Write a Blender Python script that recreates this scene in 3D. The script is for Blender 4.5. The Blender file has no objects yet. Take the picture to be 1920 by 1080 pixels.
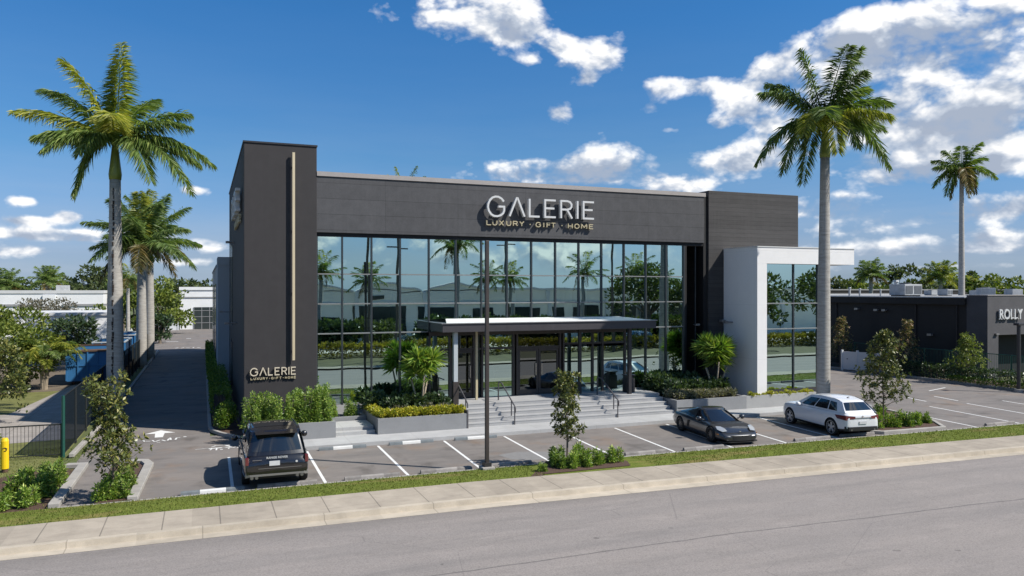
import bpy, bmesh, math, random
import numpy as np
from mathutils import Vector, Matrix

SC = bpy.context.scene
COL = SC.collection
PI = math.pi
R = math.radians

# ------------------------------------------------------------------ camera
# World frame: X runs along the showroom front, Y into the depth, Z up.  Metres.
F, CX, HY, H = 1445.0, 960.0, 545.0, 6.3
YAW = math.atan2(580.0, F)
ca, sa = math.cos(YAW), math.sin(YAW)
cam = bpy.data.cameras.new("camera"); camo = bpy.data.objects.new("camera", cam)
COL.objects.link(camo); SC.camera = camo
cam.sensor_width = 36.0; cam.lens = 36.0 * F / 1920.0
cam.shift_y = (HY - 540.0) / 1920.0
cam.clip_start = 0.2; cam.clip_end = 3000.0
camo.location = (0, 0, H); camo.rotation_euler = (PI / 2, 0, -YAW)

# survey helpers: where a sight line meets the ground or a wall (used once, to get metres)
def ray(px, py):
    u = (px - CX) / F; v = (HY - py) / F
    return (ca * u + sa, -sa * u + ca, v)
def G(px, py, z=0.0):
    r = ray(px, py); t = (z - H) / r[2]; return (r[0] * t, r[1] * t)
def P(px, py, Y):
    r = ray(px, py); t = Y / r[1]; return (r[0] * t, H + r[2] * t)
def PX(px, py, X):
    r = ray(px, py); t = X / r[0]; return (r[1] * t, H + r[2] * t)
def D3(px, py, d):
    r = ray(px, py); return Vector((r[0] * d, r[1] * d, H + r[2] * d))

# ------------------------------------------------------------------ sun, sky, exposure
SUN_EL = 46.0
SUN_AZ = math.atan2(-0.60, 0.80)          # direction TO the sun in the XY plane
sun = bpy.data.lights.new("sun", 'SUN'); sun.energy = 4.7; sun.angle = R(0.53)
sun.color = (1.0, 0.945, 0.865)
suno = bpy.data.objects.new("sun", sun); COL.objects.link(suno)
sd = Vector((math.cos(R(SUN_EL)) * math.cos(SUN_AZ), math.cos(R(SUN_EL)) * math.sin(SUN_AZ), math.sin(R(SUN_EL))))
suno.rotation_euler = sd.to_track_quat('Z', 'Y').to_euler()
suno.location = sd * 60
SC.view_settings.view_transform = 'Standard'; SC.view_settings.look = 'None'
SC.view_settings.gamma = 1.0; SC.view_settings.use_curve_mapping = False
SC.view_settings.exposure = 0.55
SC.render.engine = 'CYCLES'
SC.cycles.max_bounces = 6; SC.cycles.transparent_max_bounces = 8
SC.cycles.glossy_bounces = 3; SC.cycles.transmission_bounces = 4; SC.cycles.diffuse_bounces = 3
SC.cycles.sample_clamp_indirect = 6.0

class NT:
    """tiny node-building helper"""
    def __init__(s, tree): s.t = tree
    def n(s, typ, **kw):
        nd = s.t.nodes.new(typ)
        for k, v in kw.items(): setattr(nd, k, v)
        return nd
    def link(s, a, b): s.t.links.new(a, b)
    def math(s, op, a, b=None, c=None, clamp=False):
        nd = s.n('ShaderNodeMath', operation=op); nd.use_clamp = clamp
        for i, v in enumerate((a, b, c)):
            if v is None: continue
            if isinstance(v, (int, float)): nd.inputs[i].default_value = v
            else: s.link(v, nd.inputs[i])
        return nd.outputs[0]
    def noise(s, vec, scale, detail=4, rough=0.55, out=0, dist=0.0):
        nd = s.n('ShaderNodeTexNoise'); nd.inputs['Scale'].default_value = scale
        nd.inputs['Detail'].default_value = detail; nd.inputs['Roughness'].default_value = rough
        nd.inputs['Distortion'].default_value = dist
        if vec is not None: s.link(vec, nd.inputs['Vector'])
        return nd.outputs[out]
    def ramp(s, fac, stops):
        nd = s.n('ShaderNodeValToRGB'); cr = nd.color_ramp
        while len(cr.elements) < len(stops): cr.elements.new(0.5)
        for e, (p, c) in zip(cr.elements, stops):
            e.position = p; e.color = (c[0], c[1], c[2], 1) if not isinstance(c, (int, float)) else (c, c, c, 1)
        s.link(fac, nd.inputs[0]); return nd.outputs[0]
    def mix(s, fac, a, b, mode='MIX'):
        nd = s.n('ShaderNodeMix', data_type='RGBA', blend_type=mode)
        for sock, v in ((nd.inputs[0], fac), (nd.inputs[6], a), (nd.inputs[7], b)):
            if isinstance(v, (int, float)): sock.default_value = v
            elif isinstance(v, tuple): sock.default_value = (v[0], v[1], v[2], 1)
            else: s.link(v, sock)
        return nd.outputs[2]
    def vmap(s, vec, scale=(1, 1, 1), loc=(0, 0, 0), rot=(0, 0, 0)):
        nd = s.n('ShaderNodeMapping'); nd.inputs['Scale'].default_value = scale
        nd.inputs['Location'].default_value = loc; nd.inputs['Rotation'].default_value = rot
        s.link(vec, nd.inputs['Vector']); return nd.outputs[0]

world = bpy.data.worlds.new("World"); SC.world = world; world.use_nodes = True
def build_world():
    w = NT(world.node_tree); world.node_tree.nodes.clear()
    tc = w.n('ShaderNodeTexCoord'); gen = tc.outputs['Generated']
    sky = w.n('ShaderNodeTexSky'); sky.sky_type = 'NISHITA'; sky.sun_disc = False
    sky.sun_elevation = R(SUN_EL); sky.sun_rotation = PI / 2 - SUN_AZ
    sky.air_density = 1.0; sky.dust_density = 0.6; sky.ozone_density = 2.4; sky.altitude = 10
    sep = w.n('ShaderNodeSeparateXYZ'); w.link(gen, sep.inputs[0])
    az = w.math('ARCTAN2', sep.outputs[0], sep.outputs[1])       # 0 = +Y, positive toward +X
    el = w.math('ARCSINE', sep.outputs[2])
    # the air: the Nishita sky filtered a little bluer overhead
    filt = w.ramp(w.math('MULTIPLY', el, 2.5), [(0.0, (.50, .74, 1.30)), (.05, (.53, .69, 1.12)), (.11, (.55, .66, 1.02)), (.41, (.43, .75, 1.03)), (.85, (.285, .765, 1.17)), (1.0, (.27, .75, 1.15))])
    skyc = w.mix(1.0, sky.outputs[0], filt, 'MULTIPLY')
    # cumulus banks: (picture x, y, half-width, half-height, weight)
    banks = [(930, 20, 105, 42, 1.15), (975, 60, 60, 22, 1.0), (1045, 82, 36, 18, 1.0), (1130, 105, 55, 36, .86), (1100, 150, 20, 14, .6), (1275, 160, 80, 20, 1.1), (1215, 198, 36, 20, .8),
             (995, 112, 20, 12, .8), (1045, 212, 40, 20, 1.0), (1165, 298, 66, 36, 1.5), (1080, 320, 95, 25, 1.4), (965, 322, 66, 23, 1.3), (1262, 348, 70, 15, 1.0),
             (1570, 70, 75, 40, 1.2), (1690, 75, 130, 62, 1.5), (1860, 50, 120, 60, 1.2), (1885, 180, 100, 85, 1.5), (1780, 225, 100, 60, 1.4), (1460, 130, 60, 34, 1.1), (1405, 190, 62, 38, 1.3), (1500, 200, 50, 40, 1.1), (1345, 232, 22, 14, .9), (1440, 232, 34, 18, .8),
             (1390, 300, 100, 28, 1.25), (1440, 275, 50, 22, 1.1), (1600, 300, 75, 30, 1.4), (1710, 325, 95, 28, 1.4), (1640, 200, 90, 55, 1.4), (1860, 300, 75, 28, 1.2), (1545, 385, 100, 24, 1.7), (1690, 398, 95, 22, 1.7), (1830, 388, 120, 26, 1.6), (1580, 430, 90, 14, 1.0),
             (130, 404, 30, 12, 1.2), (60, 414, 66, 9, 1.0), (45, 378, 30, 8, .9), (100, 440, 150, 13, .95), (365, 358, 52, 11, 1.05), (400, 462, 60, 14, .95), (250, 445, 150, 12, .85), (40, 470, 150, 12, .85), (320, 490, 120, 9, .7),
             (1850, 450, 220, 22, 1.15), (1640, 470, 170, 16, 1.0), (1750, 500, 220, 9, .8), (1250, 245, 36, 8, .6), (1230, 330, 30, 10, .6), (820, 30, 20, 8, .5)]
    dens = None; grad = None
    for (bx, by, hw, hh, wt) in banks:
        a0 = YAW + math.atan((bx - CX) / F); e0 = math.atan((HY - by) / F * math.cos(a0 - YAW))
        sw = hw / F * math.cos(a0 - YAW) ** 2; sh = hh / F * math.cos(a0 - YAW)
        dx = w.math('MULTIPLY', w.math('SUBTRACT', az, a0), 1 / sw)
        dy = w.math('MULTIPLY', w.math('SUBTRACT', el, e0), 1 / sh)
        r2 = w.math('ADD', w.math('MULTIPLY', dx, dx), w.math('MULTIPLY', dy, dy))
        g = w.math('MULTIPLY', w.math('EXPONENT', w.math('MULTIPLY', r2, -0.95)), wt)
        gy = w.math('MULTIPLY', g, dy)
        dens = g if dens is None else w.math('ADD', dens, g)
        grad = gy if grad is None else w.math('ADD', grad, gy)
    # clouds in the rest of the sky (seen only in the glass)
    back = w.noise(w.vmap(gen, (1.0, 1.0, 2.6)), 2.6, 4)
    behind = w.math('LESS_THAN', w.math('ABSOLUTE', w.math('SUBTRACT', az, YAW)), 0.75)
    bk = w.math('MULTIPLY', w.math('SUBTRACT', 1.0, behind), w.math('MULTIPLY', w.math('SUBTRACT', back, 0.43), 4.2, clamp=True))
    dens = w.math('ADD', dens, bk)
    v = w.vmap(gen, (1.0, 1.0, 1.55))
    wrp = w.noise(v, 5.0, 3, 0.5, out=1)
    vw = w.n('ShaderNodeVectorMath', operation='MULTIPLY_ADD'); w.link(wrp, vw.inputs[0]); vw.inputs[1].default_value = (.05, .05, .05); w.link(v, vw.inputs[2])
    vv = vw.outputs[0]
    def billow(vec, scale, nn=4):
        """rounded cauliflower heads: inverted smooth cells in three sizes"""
        tot = None
        for k, (sc, wt) in enumerate(((scale, .48), (scale * 2.3, .28), (scale * 5.1, .16), (scale * 11, .08))[:nn]):
            vo = w.n('ShaderNodeTexVoronoi', feature='F1'); vo.inputs['Scale'].default_value = sc
            w.link(vec, vo.inputs['Vector']); q = w.math('MULTIPLY', w.math('SUBTRACT', .62, vo.outputs['Distance']), wt)
            tot = q if tot is None else w.math('ADD', tot, q)
        return tot
    def dens_at(vec, scale=15.0, nn=4, det=8):
        return w.math('ADD', w.math('MULTIPLY', w.math('SUBTRACT', w.noise(vec, 8.0, det, 0.60), 0.5), 2.9), w.math('MULTIPLY', billow(vec, scale, nn), 1.5))
    n1 = dens_at(vv)
    sh = w.n('ShaderNodeVectorMath', operation='ADD'); w.link(vv, sh.inputs[0]); sh.inputs[1].default_value = (0.010, -0.004, 0.020)
    n2 = dens_at(sh.outputs[0], nn=3, det=5)
    dd = w.math('ADD', w.math('MULTIPLY', w.math('MINIMUM', dens, 0.92), 1.15), w.math('SUBTRACT', n1, 0.62))
    mask = w.ramp(dd, [(0.0, 0.0), (0.16, 0.0), (0.38, 0.26), (0.64, 0.84), (0.92, 1.0)])
    shade = w.math('ADD', w.math('MULTIPLY', w.math('SUBTRACT', n1, n2), 1.5), w.math('MULTIPLY', grad, 0.55))
    shade = w.math('SUBTRACT', w.math('ADD', shade, 0.62), w.math('MULTIPLY', w.math('MAXIMUM', w.math('SUBTRACT', dens, 0.95), 0.0), 0.75))
    ccol = w.ramp(shade, [(0.0, (3.7, 4.3, 5.4)), (0.35, (5.1, 5.7, 6.7)), (0.70, (7.9, 8.1, 8.5)), (1.0, (10.2, 10.2, 10.2))])
    # thin low veil toward the horizon
    veil = w.math('MULTIPLY', w.math('EXPONENT', w.math('MULTIPLY', w.math('MAXIMUM', el, 0.0), -13.0)), w.math('MULTIPLY', w.math('SUBTRACT', w.noise(w.vmap(gen, (1, 1, 7)), 3.2, 5, .6), .36), 3.2, clamp=True))
    skyv = w.mix(w.math('MULTIPLY', veil, .62), skyc, (4.6, 5.4, 6.5))
    final = w.mix(mask, skyv, ccol)
    bg = w.n('ShaderNodeBackground'); bg.inputs['Strength'].default_value = 0.0742
    w.link(final, bg.inputs[0])
    out = w.n('ShaderNodeOutputWorld'); w.link(bg.outputs[0], out.inputs[0])
build_world()

# ------------------------------------------------------------------ materials
MATS = {}
K = 0.86      # every surface a little darker than full albedo, for the bright exposure
kk = lambda c: tuple(x * K for x in c)
def new_mat(name):
    m = bpy.data.materials.new(name); m.use_nodes = True; m.node_tree.nodes.clear()
    t = NT(m.node_tree); return m, t
def M(name, col, rough=0.8, var=0.12, scale=2.0, bump=0.0, bscale=None, metal=0.0, spec=0.4, coat=0.0, streak=None):
    if name in MATS: return MATS[name]
    if name != 'opp_wall' and metal < .6: col = kk(col)
    m, t = new_mat(name)
    geo = t.n('ShaderNodeNewGeometry'); pos = geo.outputs['Position']
    if streak: pos2 = t.vmap(pos, streak)
    else: pos2 = pos
    b = t.n('ShaderNodeBsdfPrincipled'); o = t.n('ShaderNodeOutputMaterial')
    if var:
        n = t.noise(pos2, scale, 6, 0.6)
        c = t.ramp(n, [(0.25, tuple(x * (1 - var) for x in col)), (0.75, tuple(min(1, x * (1 + var)) for x in col))])
        t.link(c, b.inputs['Base Color'])
    else: b.inputs['Base Color'].default_value = (*col, 1)
    b.inputs['Roughness'].default_value = rough; b.inputs['Metallic'].default_value = metal
    b.inputs['Specular IOR Level'].default_value = spec; b.inputs['Coat Weight'].default_value = coat
    b.inputs['Coat Roughness'].default_value = 0.04
    if bump:
        bm_ = t.n('ShaderNodeBump'); bm_.inputs['Strength'].default_value = bump; bm_.inputs['Distance'].default_value = 0.02
        t.link(t.noise(pos2, bscale or scale * 8, 5), bm_.inputs['Height']); t.link(bm_.outputs[0], b.inputs['Normal'])
    t.link(b.outputs[0], o.inputs[0]); MATS[name] = m; return m

def asphalt(name, base, warm, stain=0.25, extra=None):
    base, warm = kk(base), kk(warm)
    m, t = new_mat(name)
    pos = t.n('ShaderNodeNewGeometry').outputs['Position']
    b = t.n('ShaderNodeBsdfPrincipled'); o = t.n('ShaderNodeOutputMaterial')
    big = t.noise(t.vmap(pos, (0.35, 1.0, 1)), 0.55, 5, 0.6)
    c = t.mix(t.ramp(big, [(0.32, 0.0), (0.68, 1.0)]), base, warm)
    st = t.noise(t.vmap(pos, (0.6, 1.3, 1), (7, 3, 0)), 1.1, 6, 0.68)
    c = t.mix(t.ramp(st, [(0.50, 0.0), (0.72, stain)]), c, tuple(x * 0.45 for x in base))
    lt = t.noise(t.vmap(pos, (0.4, 1.2, 1), (31, 9, 0)), 1.7, 5, 0.6)
    c = t.mix(t.ramp(lt, [(0.55, 0.0), (0.75, 0.35)]), c, tuple(min(1, x * 1.35) for x in warm))
    gr = t.noise(pos, 45, 3, 0.7)
    c = t.mix(1.0, c, t.ramp(gr, [(0.2, 0.80), (0.8, 1.18)]), 'MULTIPLY')
    if extra: c = extra(t, pos, c)
    t.link(c, b.inputs['Base Color']); b.inputs['Roughness'].default_value = 0.9; b.inputs['Specular IOR Level'].default_value = 0.25
    bm_ = t.n('ShaderNodeBump'); bm_.inputs['Strength'].default_value = 0.25; bm_.inputs['Distance'].default_value = 0.01
    t.link(t.noise(pos, 60, 3), bm_.inputs['Height']); t.link(bm_.outputs[0], b.inputs['Normal'])
    t.link(b.outputs[0], o.inputs[0]); MATS[name] = m; return m

def road_extra(t, pos, c):
    s = t.n('ShaderNodeSeparateXYZ'); t.link(pos, s.inputs[0])
    wob = t.math('MULTIPLY', t.math('SUBTRACT', t.noise(t.vmap(pos, (1, 0, 0)), 0.5, 4), 0.5), 0.22)
    yy = t.math('ADD', t.math('SUBTRACT', s.outputs[1], 16.45), wob)
    yy = t.math('ADD', yy, t.math('MULTIPLY', t.math('MAXIMUM', t.math('SUBTRACT', s.outputs[0], 12.0), 0.0), 0.05))
    d = t.math('ABSOLUTE', yy)
    wid = t.math('MULTIPLY', t.noise(t.vmap(pos, (1, 0, 0)), 2.5, 3), 0.055)
    fac = t.math('MULTIPLY', t.math('LESS_THAN', d, wid), 0.55)
    c = t.mix(fac, c, (0.05, 0.05, 0.05))
    # faint wheel paths
    wp = t.math('SINE', t.math('MULTIPLY', s.outputs[1], 3.4))
    c = t.mix(t.math('MULTIPLY', t.math('MAXIMUM', wp, 0.0), 0.10), c, (0.10, 0.10, 0.10))
    v = t.n('ShaderNodeTexVoronoi', feature='DISTANCE_TO_EDGE'); v.inputs['Scale'].default_value = 0.16
    t.link(t.vmap(t.n('ShaderNodeNewGeometry').outputs['Position'], (1, 1.6, 1)), v.inputs['Vector'])
    cr = t.math('MULTIPLY', t.math('LESS_THAN', v.outputs['Distance'], 0.0016), 0.22)
    c = t.mix(cr, c, (0.05, 0.05, 0.05))
    ge = t.math('MULTIPLY', t.math('EXPONENT', t.math('MULTIPLY', t.math('ABSOLUTE', t.math('SUBTRACT', s.outputs[1], 20.9)), -2.2)), t.noise(t.vmap(pos, (.5, 2, 1)), 1.5, 4))
    c = t.mix(t.math('MULTIPLY', ge, .55), c, (0.10, 0.09, 0.075))
    ag = t.n('ShaderNodeTexVoronoi'); ag.inputs['Scale'].default_value = 26; t.link(pos, ag.inputs['Vector'])
    c = t.mix(1.0, c, t.ramp(ag.outputs['Distance'], [(0.0, 1.16), (0.5, 0.98), (0.9, .84)]), 'MULTIPLY')
    oil = t.noise(t.vmap(pos, (.12, 1.1, 1), (9, 4, 0)), 1.3, 5, .65)
    c = t.mix(t.ramp(oil, [(0.52, 0.0), (0.70, .30)]), c, (0.12, 0.115, 0.11))
    fl = t.noise(pos, 2.2, 2, 0.4)
    return t.mix(t.math('MULTIPLY', t.math('GREATER_THAN', fl, 0.765), 0.45), c, (0.06, 0.055, 0.05))
asphalt('road_asphalt', (0.262, 0.238, 0.222), (0.300, 0.268, 0.245), 0.14, road_extra)
def lot_extra(t, pos, c):
    # oil and tyre marks in the stalls
    n = t.noise(t.vmap(pos, (0.9, 0.5, 1), (3, 14, 0)), 1.0, 3, 0.5)
    c = t.mix(t.ramp(n, [(0.58, 0.0), (0.72, 0.5)]), c, (0.055, 0.048, 0.043))
    n2 = t.noise(t.vmap(pos, (0.8, 0.6, 1), (13, 1, 0)), 0.8, 4, 0.6)
    return t.mix(t.ramp(n2, [(0.55, 0.0), (0.7, 0.45)]), c, (0.21, 0.145, 0.10))
asphalt('lot_asphalt', (0.172, 0.158, 0.148), (0.232, 0.206, 0.186), 0.42, lot_extra)

def concrete(name, col, var=0.15, joint=None, jw=0.02, jdark=0.45, joint_y=None, slope=0.0):
    col = kk(col)
    m, t = new_mat(name)
    pos = t.n('ShaderNodeNewGeometry').outputs['Position']
    b = t.n('ShaderNodeBsdfPrincipled'); o = t.n('ShaderNodeOutputMaterial')
    n = t.noise(pos, 1.2, 7, 0.65)
    c = t.ramp(n, [(0.3, tuple(x * (1 - var) for x in col)), (0.7, tuple(x * (1 + var) for x in col))])
    st = t.noise(t.vmap(pos, (1, 2.5, 1), (5, 5, 5)), 1.4, 6, 0.7)
    c = t.mix(t.ramp(st, [(0.48, 0.0), (0.72, 0.45 if var > .1 else .25)]), c, tuple(x * 0.6 for x in col))
    c = t.mix(1.0, c, t.ramp(t.noise(pos, 60, 2), [(0.2, 0.88), (0.8, 1.12)]), 'MULTIPLY')
    if joint:
        s = t.n('ShaderNodeSeparateXYZ'); t.link(pos, s.inputs[0])
        xx = t.math('ADD', s.outputs[0], 1000.0 * joint - joint_y if joint_y else 1000.0 * joint)
        k = t.math('DIVIDE', xx, joint)
        fr = t.math('ABSOLUTE', t.math('SUBTRACT', t.math('FRACT', k), 0.5))
        c = t.mix(t.math('MULTIPLY', t.math('GREATER_THAN', fr, 0.5 - jw / joint / 2), jdark), c, (0.07, 0.06, 0.05))
        wn = t.n('ShaderNodeTexWhiteNoise', noise_dimensions='1D'); t.link(t.math('FLOOR', t.math('ADD', k, 0.5)), wn.inputs['W'])
        c = t.mix(1.0, c, t.ramp(wn.outputs['Value'], [(0, 0.92), (1, 1.07)]), 'MULTIPLY')
    t.link(c, b.inputs['Base Color']); b.inputs['Roughness'].default_value = 0.88; b.inputs['Specular IOR Level'].default_value = 0.3
    bm_ = t.n('ShaderNodeBump'); bm_.inputs['Strength'].default_value = 0.2; bm_.inputs['Distance'].default_value = 0.008
    t.link(t.noise(pos, 40, 3), bm_.inputs['Height']); t.link(bm_.outputs[0], b.inputs['Normal'])
    t.link(b.outputs[0], o.inputs[0]); MATS[name] = m; return m
concrete('sidewalk_concrete', (0.375, 0.325, 0.26), 0.14, joint=1.42, jw=0.03, jdark=0.6, joint_y=0.44)
concrete('kerb_concrete', (0.47, 0.41, 0.325), 0.16, joint=3.1, jw=0.03, jdark=0.4)
concrete('walk_concrete', (0.40, 0.40, 0.395), 0.07, joint=2.78, jw=0.02, jdark=0.22)
concrete('step_concrete', (0.37, 0.37, 0.37), 0.08)
concrete('planter_concrete', (0.255, 0.26, 0.265), 0.05)
concrete('planter_light', (0.36, 0.36, 0.355), 0.05)
concrete('curb_concrete', (0.36, 0.34, 0.31), 0.15)
concrete('path_concrete', (0.33, 0.30, 0.27), 0.2, joint=1.6, jw=0.03)

def panel_wall(name, col, h=0.72, w=3.8, streaks=False, va=.14):
    col = kk(col)
    m, t = new_mat(name)
    pos = t.n('ShaderNodeNewGeometry').outputs['Position']
    b = t.n('ShaderNodeBsdfPrincipled'); o = t.n('ShaderNodeOutputMaterial')
    n = t.noise(t.vmap(pos, (0.4, 0.4, 3.0) if streaks else (1, 1, 1)), 2.0, 7, 0.65)
    c = t.ramp(n, [(0.3, tuple(x * (1 - va) for x in col)), (0.7, tuple(min(.9, x * (1 + va)) for x in col))])
    c = t.mix(1.0, c, t.ramp(t.noise(t.vmap(pos, (0.7, 0.7, 12.0) if streaks else (1, 1, 1)), 4.0 if streaks else 30.0, 4), [(0.25, 1 - va), (0.75, 1 + va * .8)]), 'MULTIPLY')
    if h:
        s = t.n('ShaderNodeSeparateXYZ'); t.link(pos, s.inputs[0])
        fz = t.math('FRACT', t.math('DIVIDE', t.math('ADD', s.outputs[2], 0.27), h))
        fx = t.math('FRACT', t.math('DIVIDE', t.math('ADD', s.outputs[0], 100.0), w))
        pz = t.math('FLOOR', t.math('DIVIDE', t.math('ADD', s.outputs[2], 0.27), h)); px_ = t.math('FLOOR', t.math('DIVIDE', t.math('ADD', s.outputs[0], 100.0), w))
        wn = t.n('ShaderNodeTexWhiteNoise', noise_dimensions='1D'); t.link(t.math('ADD', t.math('MULTIPLY', pz, 7.13), t.math('MULTIPLY', px_, 3.71)), wn.inputs['W'])
        c = t.mix(1.0, c, t.ramp(wn.outputs['Value'], [(0, 1 - va * .8), (1, 1 + va * .7)]), 'MULTIPLY')
        ln = t.math('MAXIMUM', t.math('LESS_THAN', fz, 0.022 / h), t.math('LESS_THAN', fx, 0.014 / w))
        c = t.mix(t.math('MULTIPLY', ln, 0.52 if va > .05 else 0.10), c, (0.012, 0.012, 0.013))
    rs_ = t.noise(t.vmap(pos, (1.6, 1.6, 0.12)), 3.0, 4, 0.6)
    c = t.mix(t.ramp(rs_, [(0.5, 0.0), (0.75, min(.35, va * 2.2))]), c, tuple(min(.9, x * 1.35) for x in col))
    t.link(c, b.inputs['Base Color']); b.inputs['Roughness'].default_value = 0.75; b.inputs['Specular IOR Level'].default_value = 0.3
    bm_ = t.n('ShaderNodeBump'); bm_.inputs['Strength'].default_value = 0.15; bm_.inputs['Distance'].default_value = 0.01
    t.link(t.noise(pos, 35, 4), bm_.inputs['Height']); t.link(bm_.outputs[0], b.inputs['Normal'])
    t.link(b.outputs[0], o.inputs[0]); MATS[name] = m; return m
panel_wall('tower_stucco', (0.043, 0.040, 0.041), h=0, va=.09)
panel_wall('panel_grey', (0.078, 0.078, 0.082), 0.72, 3.6)
panel_wall('panel_brown', (0.060, 0.057, 0.056), 0.24, 40.0, True)
panel_wall('white_stucco', (0.80, 0.79, 0.775), 2.9, 100.0, False, .025)
M('pale_wall', (0.42, 0.45, 0.48), 0.85, 0.05, 1.0)

def glass_mat(name, tint, refl, body, wob=0.012, rough=0.0):
    m, t = new_mat(name)
    pos = t.n('ShaderNodeNewGeometry').outputs['Position']
    g = t.n('ShaderNodeBsdfGlossy'); g.inputs['Color'].default_value = (*tint, 1); g.inputs['Roughness'].default_value = rough
    tr = t.n('ShaderNodeBsdfTransparent'); tr.inputs['Color'].default_value = (*body, 1)
    fr = t.n('ShaderNodeFresnel'); fr.inputs['IOR'].default_value = 1.45
    fac = t.math('ADD', t.math('MULTIPLY', fr.outputs[0], 0.6), refl, clamp=True)
    mx = t.n('ShaderNodeMixShader'); t.link(fac, mx.inputs[0]); t.link(tr.outputs[0], mx.inputs[1]); t.link(g.outputs[0], mx.inputs[2])
    if wob:
        bm_ = t.n('ShaderNodeBump'); bm_.inputs['Strength'].default_value = 1.0; bm_.inputs['Distance'].default_value = wob
        t.link(t.noise(t.vmap(pos, (1, 1, 0.8)), 0.9, 1, 0.3), bm_.inputs['Height']); t.link(bm_.outputs[0], g.inputs['Normal'])
    o = t.n('ShaderNodeOutputMaterial'); t.link(mx.outputs[0], o.inputs[0]); MATS[name] = m; return m
glass_mat('facade_glass', (0.66, 0.88, 0.86), 0.67, (0.46, 0.52, 0.50), 0.0022)
glass_mat('car_glass', (0.85, 0.9, 0.95), 0.10, (0.035, 0.04, 0.045), 0)
glass_mat('dark_glass', (0.55, 0.62, 0.66), 0.25, (0.15, 0.16, 0.17), 0)

def leaf_mat(name, c0, c1, c2=None, rough=0.45, trans=0.25, spec=0.35):
    """leaf colours differ from leaf to leaf"""
    c0, c1, c2 = kk(c0), kk(c1), kk(c2 or c1)
    m, t = new_mat(name)
    geo = t.n('ShaderNodeNewGeometry')
    rnd = geo.outputs['Random Per Island']
    stops = [(0.0, c0), (0.6, c1), (1.0, c2 or c1)]
    c = t.ramp(rnd, stops)
    oi = t.n('ShaderNodeObjectInfo')
    c = t.mix(1.0, c, t.ramp(oi.outputs['Random'], [(0, (0.85, 0.85, 0.85)), (1, (1.18, 1.12, 1.1))]), 'MULTIPLY')
    b = t.n('ShaderNodeBsdfPrincipled'); t.link(c, b.inputs['Base Color']); b.inputs['Roughness'].default_value = rough
    b.inputs['Specular IOR Level'].default_value = spec
    tr = t.n('ShaderNodeBsdfTranslucent'); t.link(t.mix(1.0, c, (1.5, 1.6, 0.6), 'MULTIPLY'), tr.inputs['Color'])
    mx = t.n('ShaderNodeMixShader'); mx.inputs[0].default_value = trans
    t.link(b.outputs[0], mx.inputs[1]); t.link(tr.outputs[0], mx.inputs[2])
    o = t.n('ShaderNodeOutputMaterial'); t.link(mx.outputs[0], o.inputs[0]); MATS[name] = m; return m
leaf_mat('palm_leaf', (0.09, 0.145, 0.035), (0.135, 0.215, 0.055), (0.27, 0.33, 0.10), trans=.32)
leaf_mat('palm_leaf_gold', (0.17, 0.22, 0.035), (0.30, 0.34, 0.05), (0.50, 0.47, 0.09), trans=.35)
leaf_mat('palm_leaf_dry', (0.10, 0.10, 0.03), (0.15, 0.13, 0.04), (0.26, 0.18, 0.07))
leaf_mat('fan_leaf', (0.10, 0.19, 0.03), (0.17, 0.29, 0.045), (0.36, 0.42, 0.08), 0.35)
leaf_mat('bright_leaf', (0.08, 0.16, 0.025), (0.19, 0.31, 0.05), (0.42, 0.50, 0.12), 0.4)
leaf_mat('croton_leaf', (0.16, 0.22, 0.03), (0.42, 0.42, 0.04), (0.62, 0.50, 0.06), 0.4)
leaf_mat('hedge_leaf', (0.06, 0.13, 0.02), (0.12, 0.22, 0.03), (0.26, 0.34, 0.05), 0.4)
leaf_mat('dark_leaf', (0.030, 0.055, 0.026), (0.055, 0.095, 0.04), (0.12, 0.17, 0.09), 0.35)
leaf_mat('grey_leaf', (0.10, 0.115, 0.075), (0.17, 0.18, 0.12), (0.28, 0.25, 0.17), 0.5)
leaf_mat('magnolia_leaf', (0.05, 0.075, 0.022), (0.12, 0.15, 0.035), (0.33, 0.31, 0.09), 0.42, 0.16, 0.4)
leaf_mat('bronze_leaf', (0.09, 0.12, 0.045), (0.17, 0.16, 0.075), (0.42, 0.27, 0.18), 0.5)
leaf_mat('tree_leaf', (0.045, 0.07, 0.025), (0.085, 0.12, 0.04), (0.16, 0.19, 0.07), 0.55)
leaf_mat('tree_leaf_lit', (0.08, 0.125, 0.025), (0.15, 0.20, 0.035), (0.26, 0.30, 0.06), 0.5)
leaf_mat('bare_twig_leaf', (0.13, 0.12, 0.09), (0.18, 0.16, 0.12), (0.22, 0.2, 0.13), 0.6)
leaf_mat('grass_blade', (0.085, 0.12, 0.022), (0.13, 0.165, 0.03), (0.24, 0.24, 0.07), 0.6, 0.2, 0.2)
leaf_mat('hedge_yellow', (0.20, 0.19, 0.04), (0.30, 0.27, 0.06), (0.40, 0.33, 0.08), 0.6)

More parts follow.
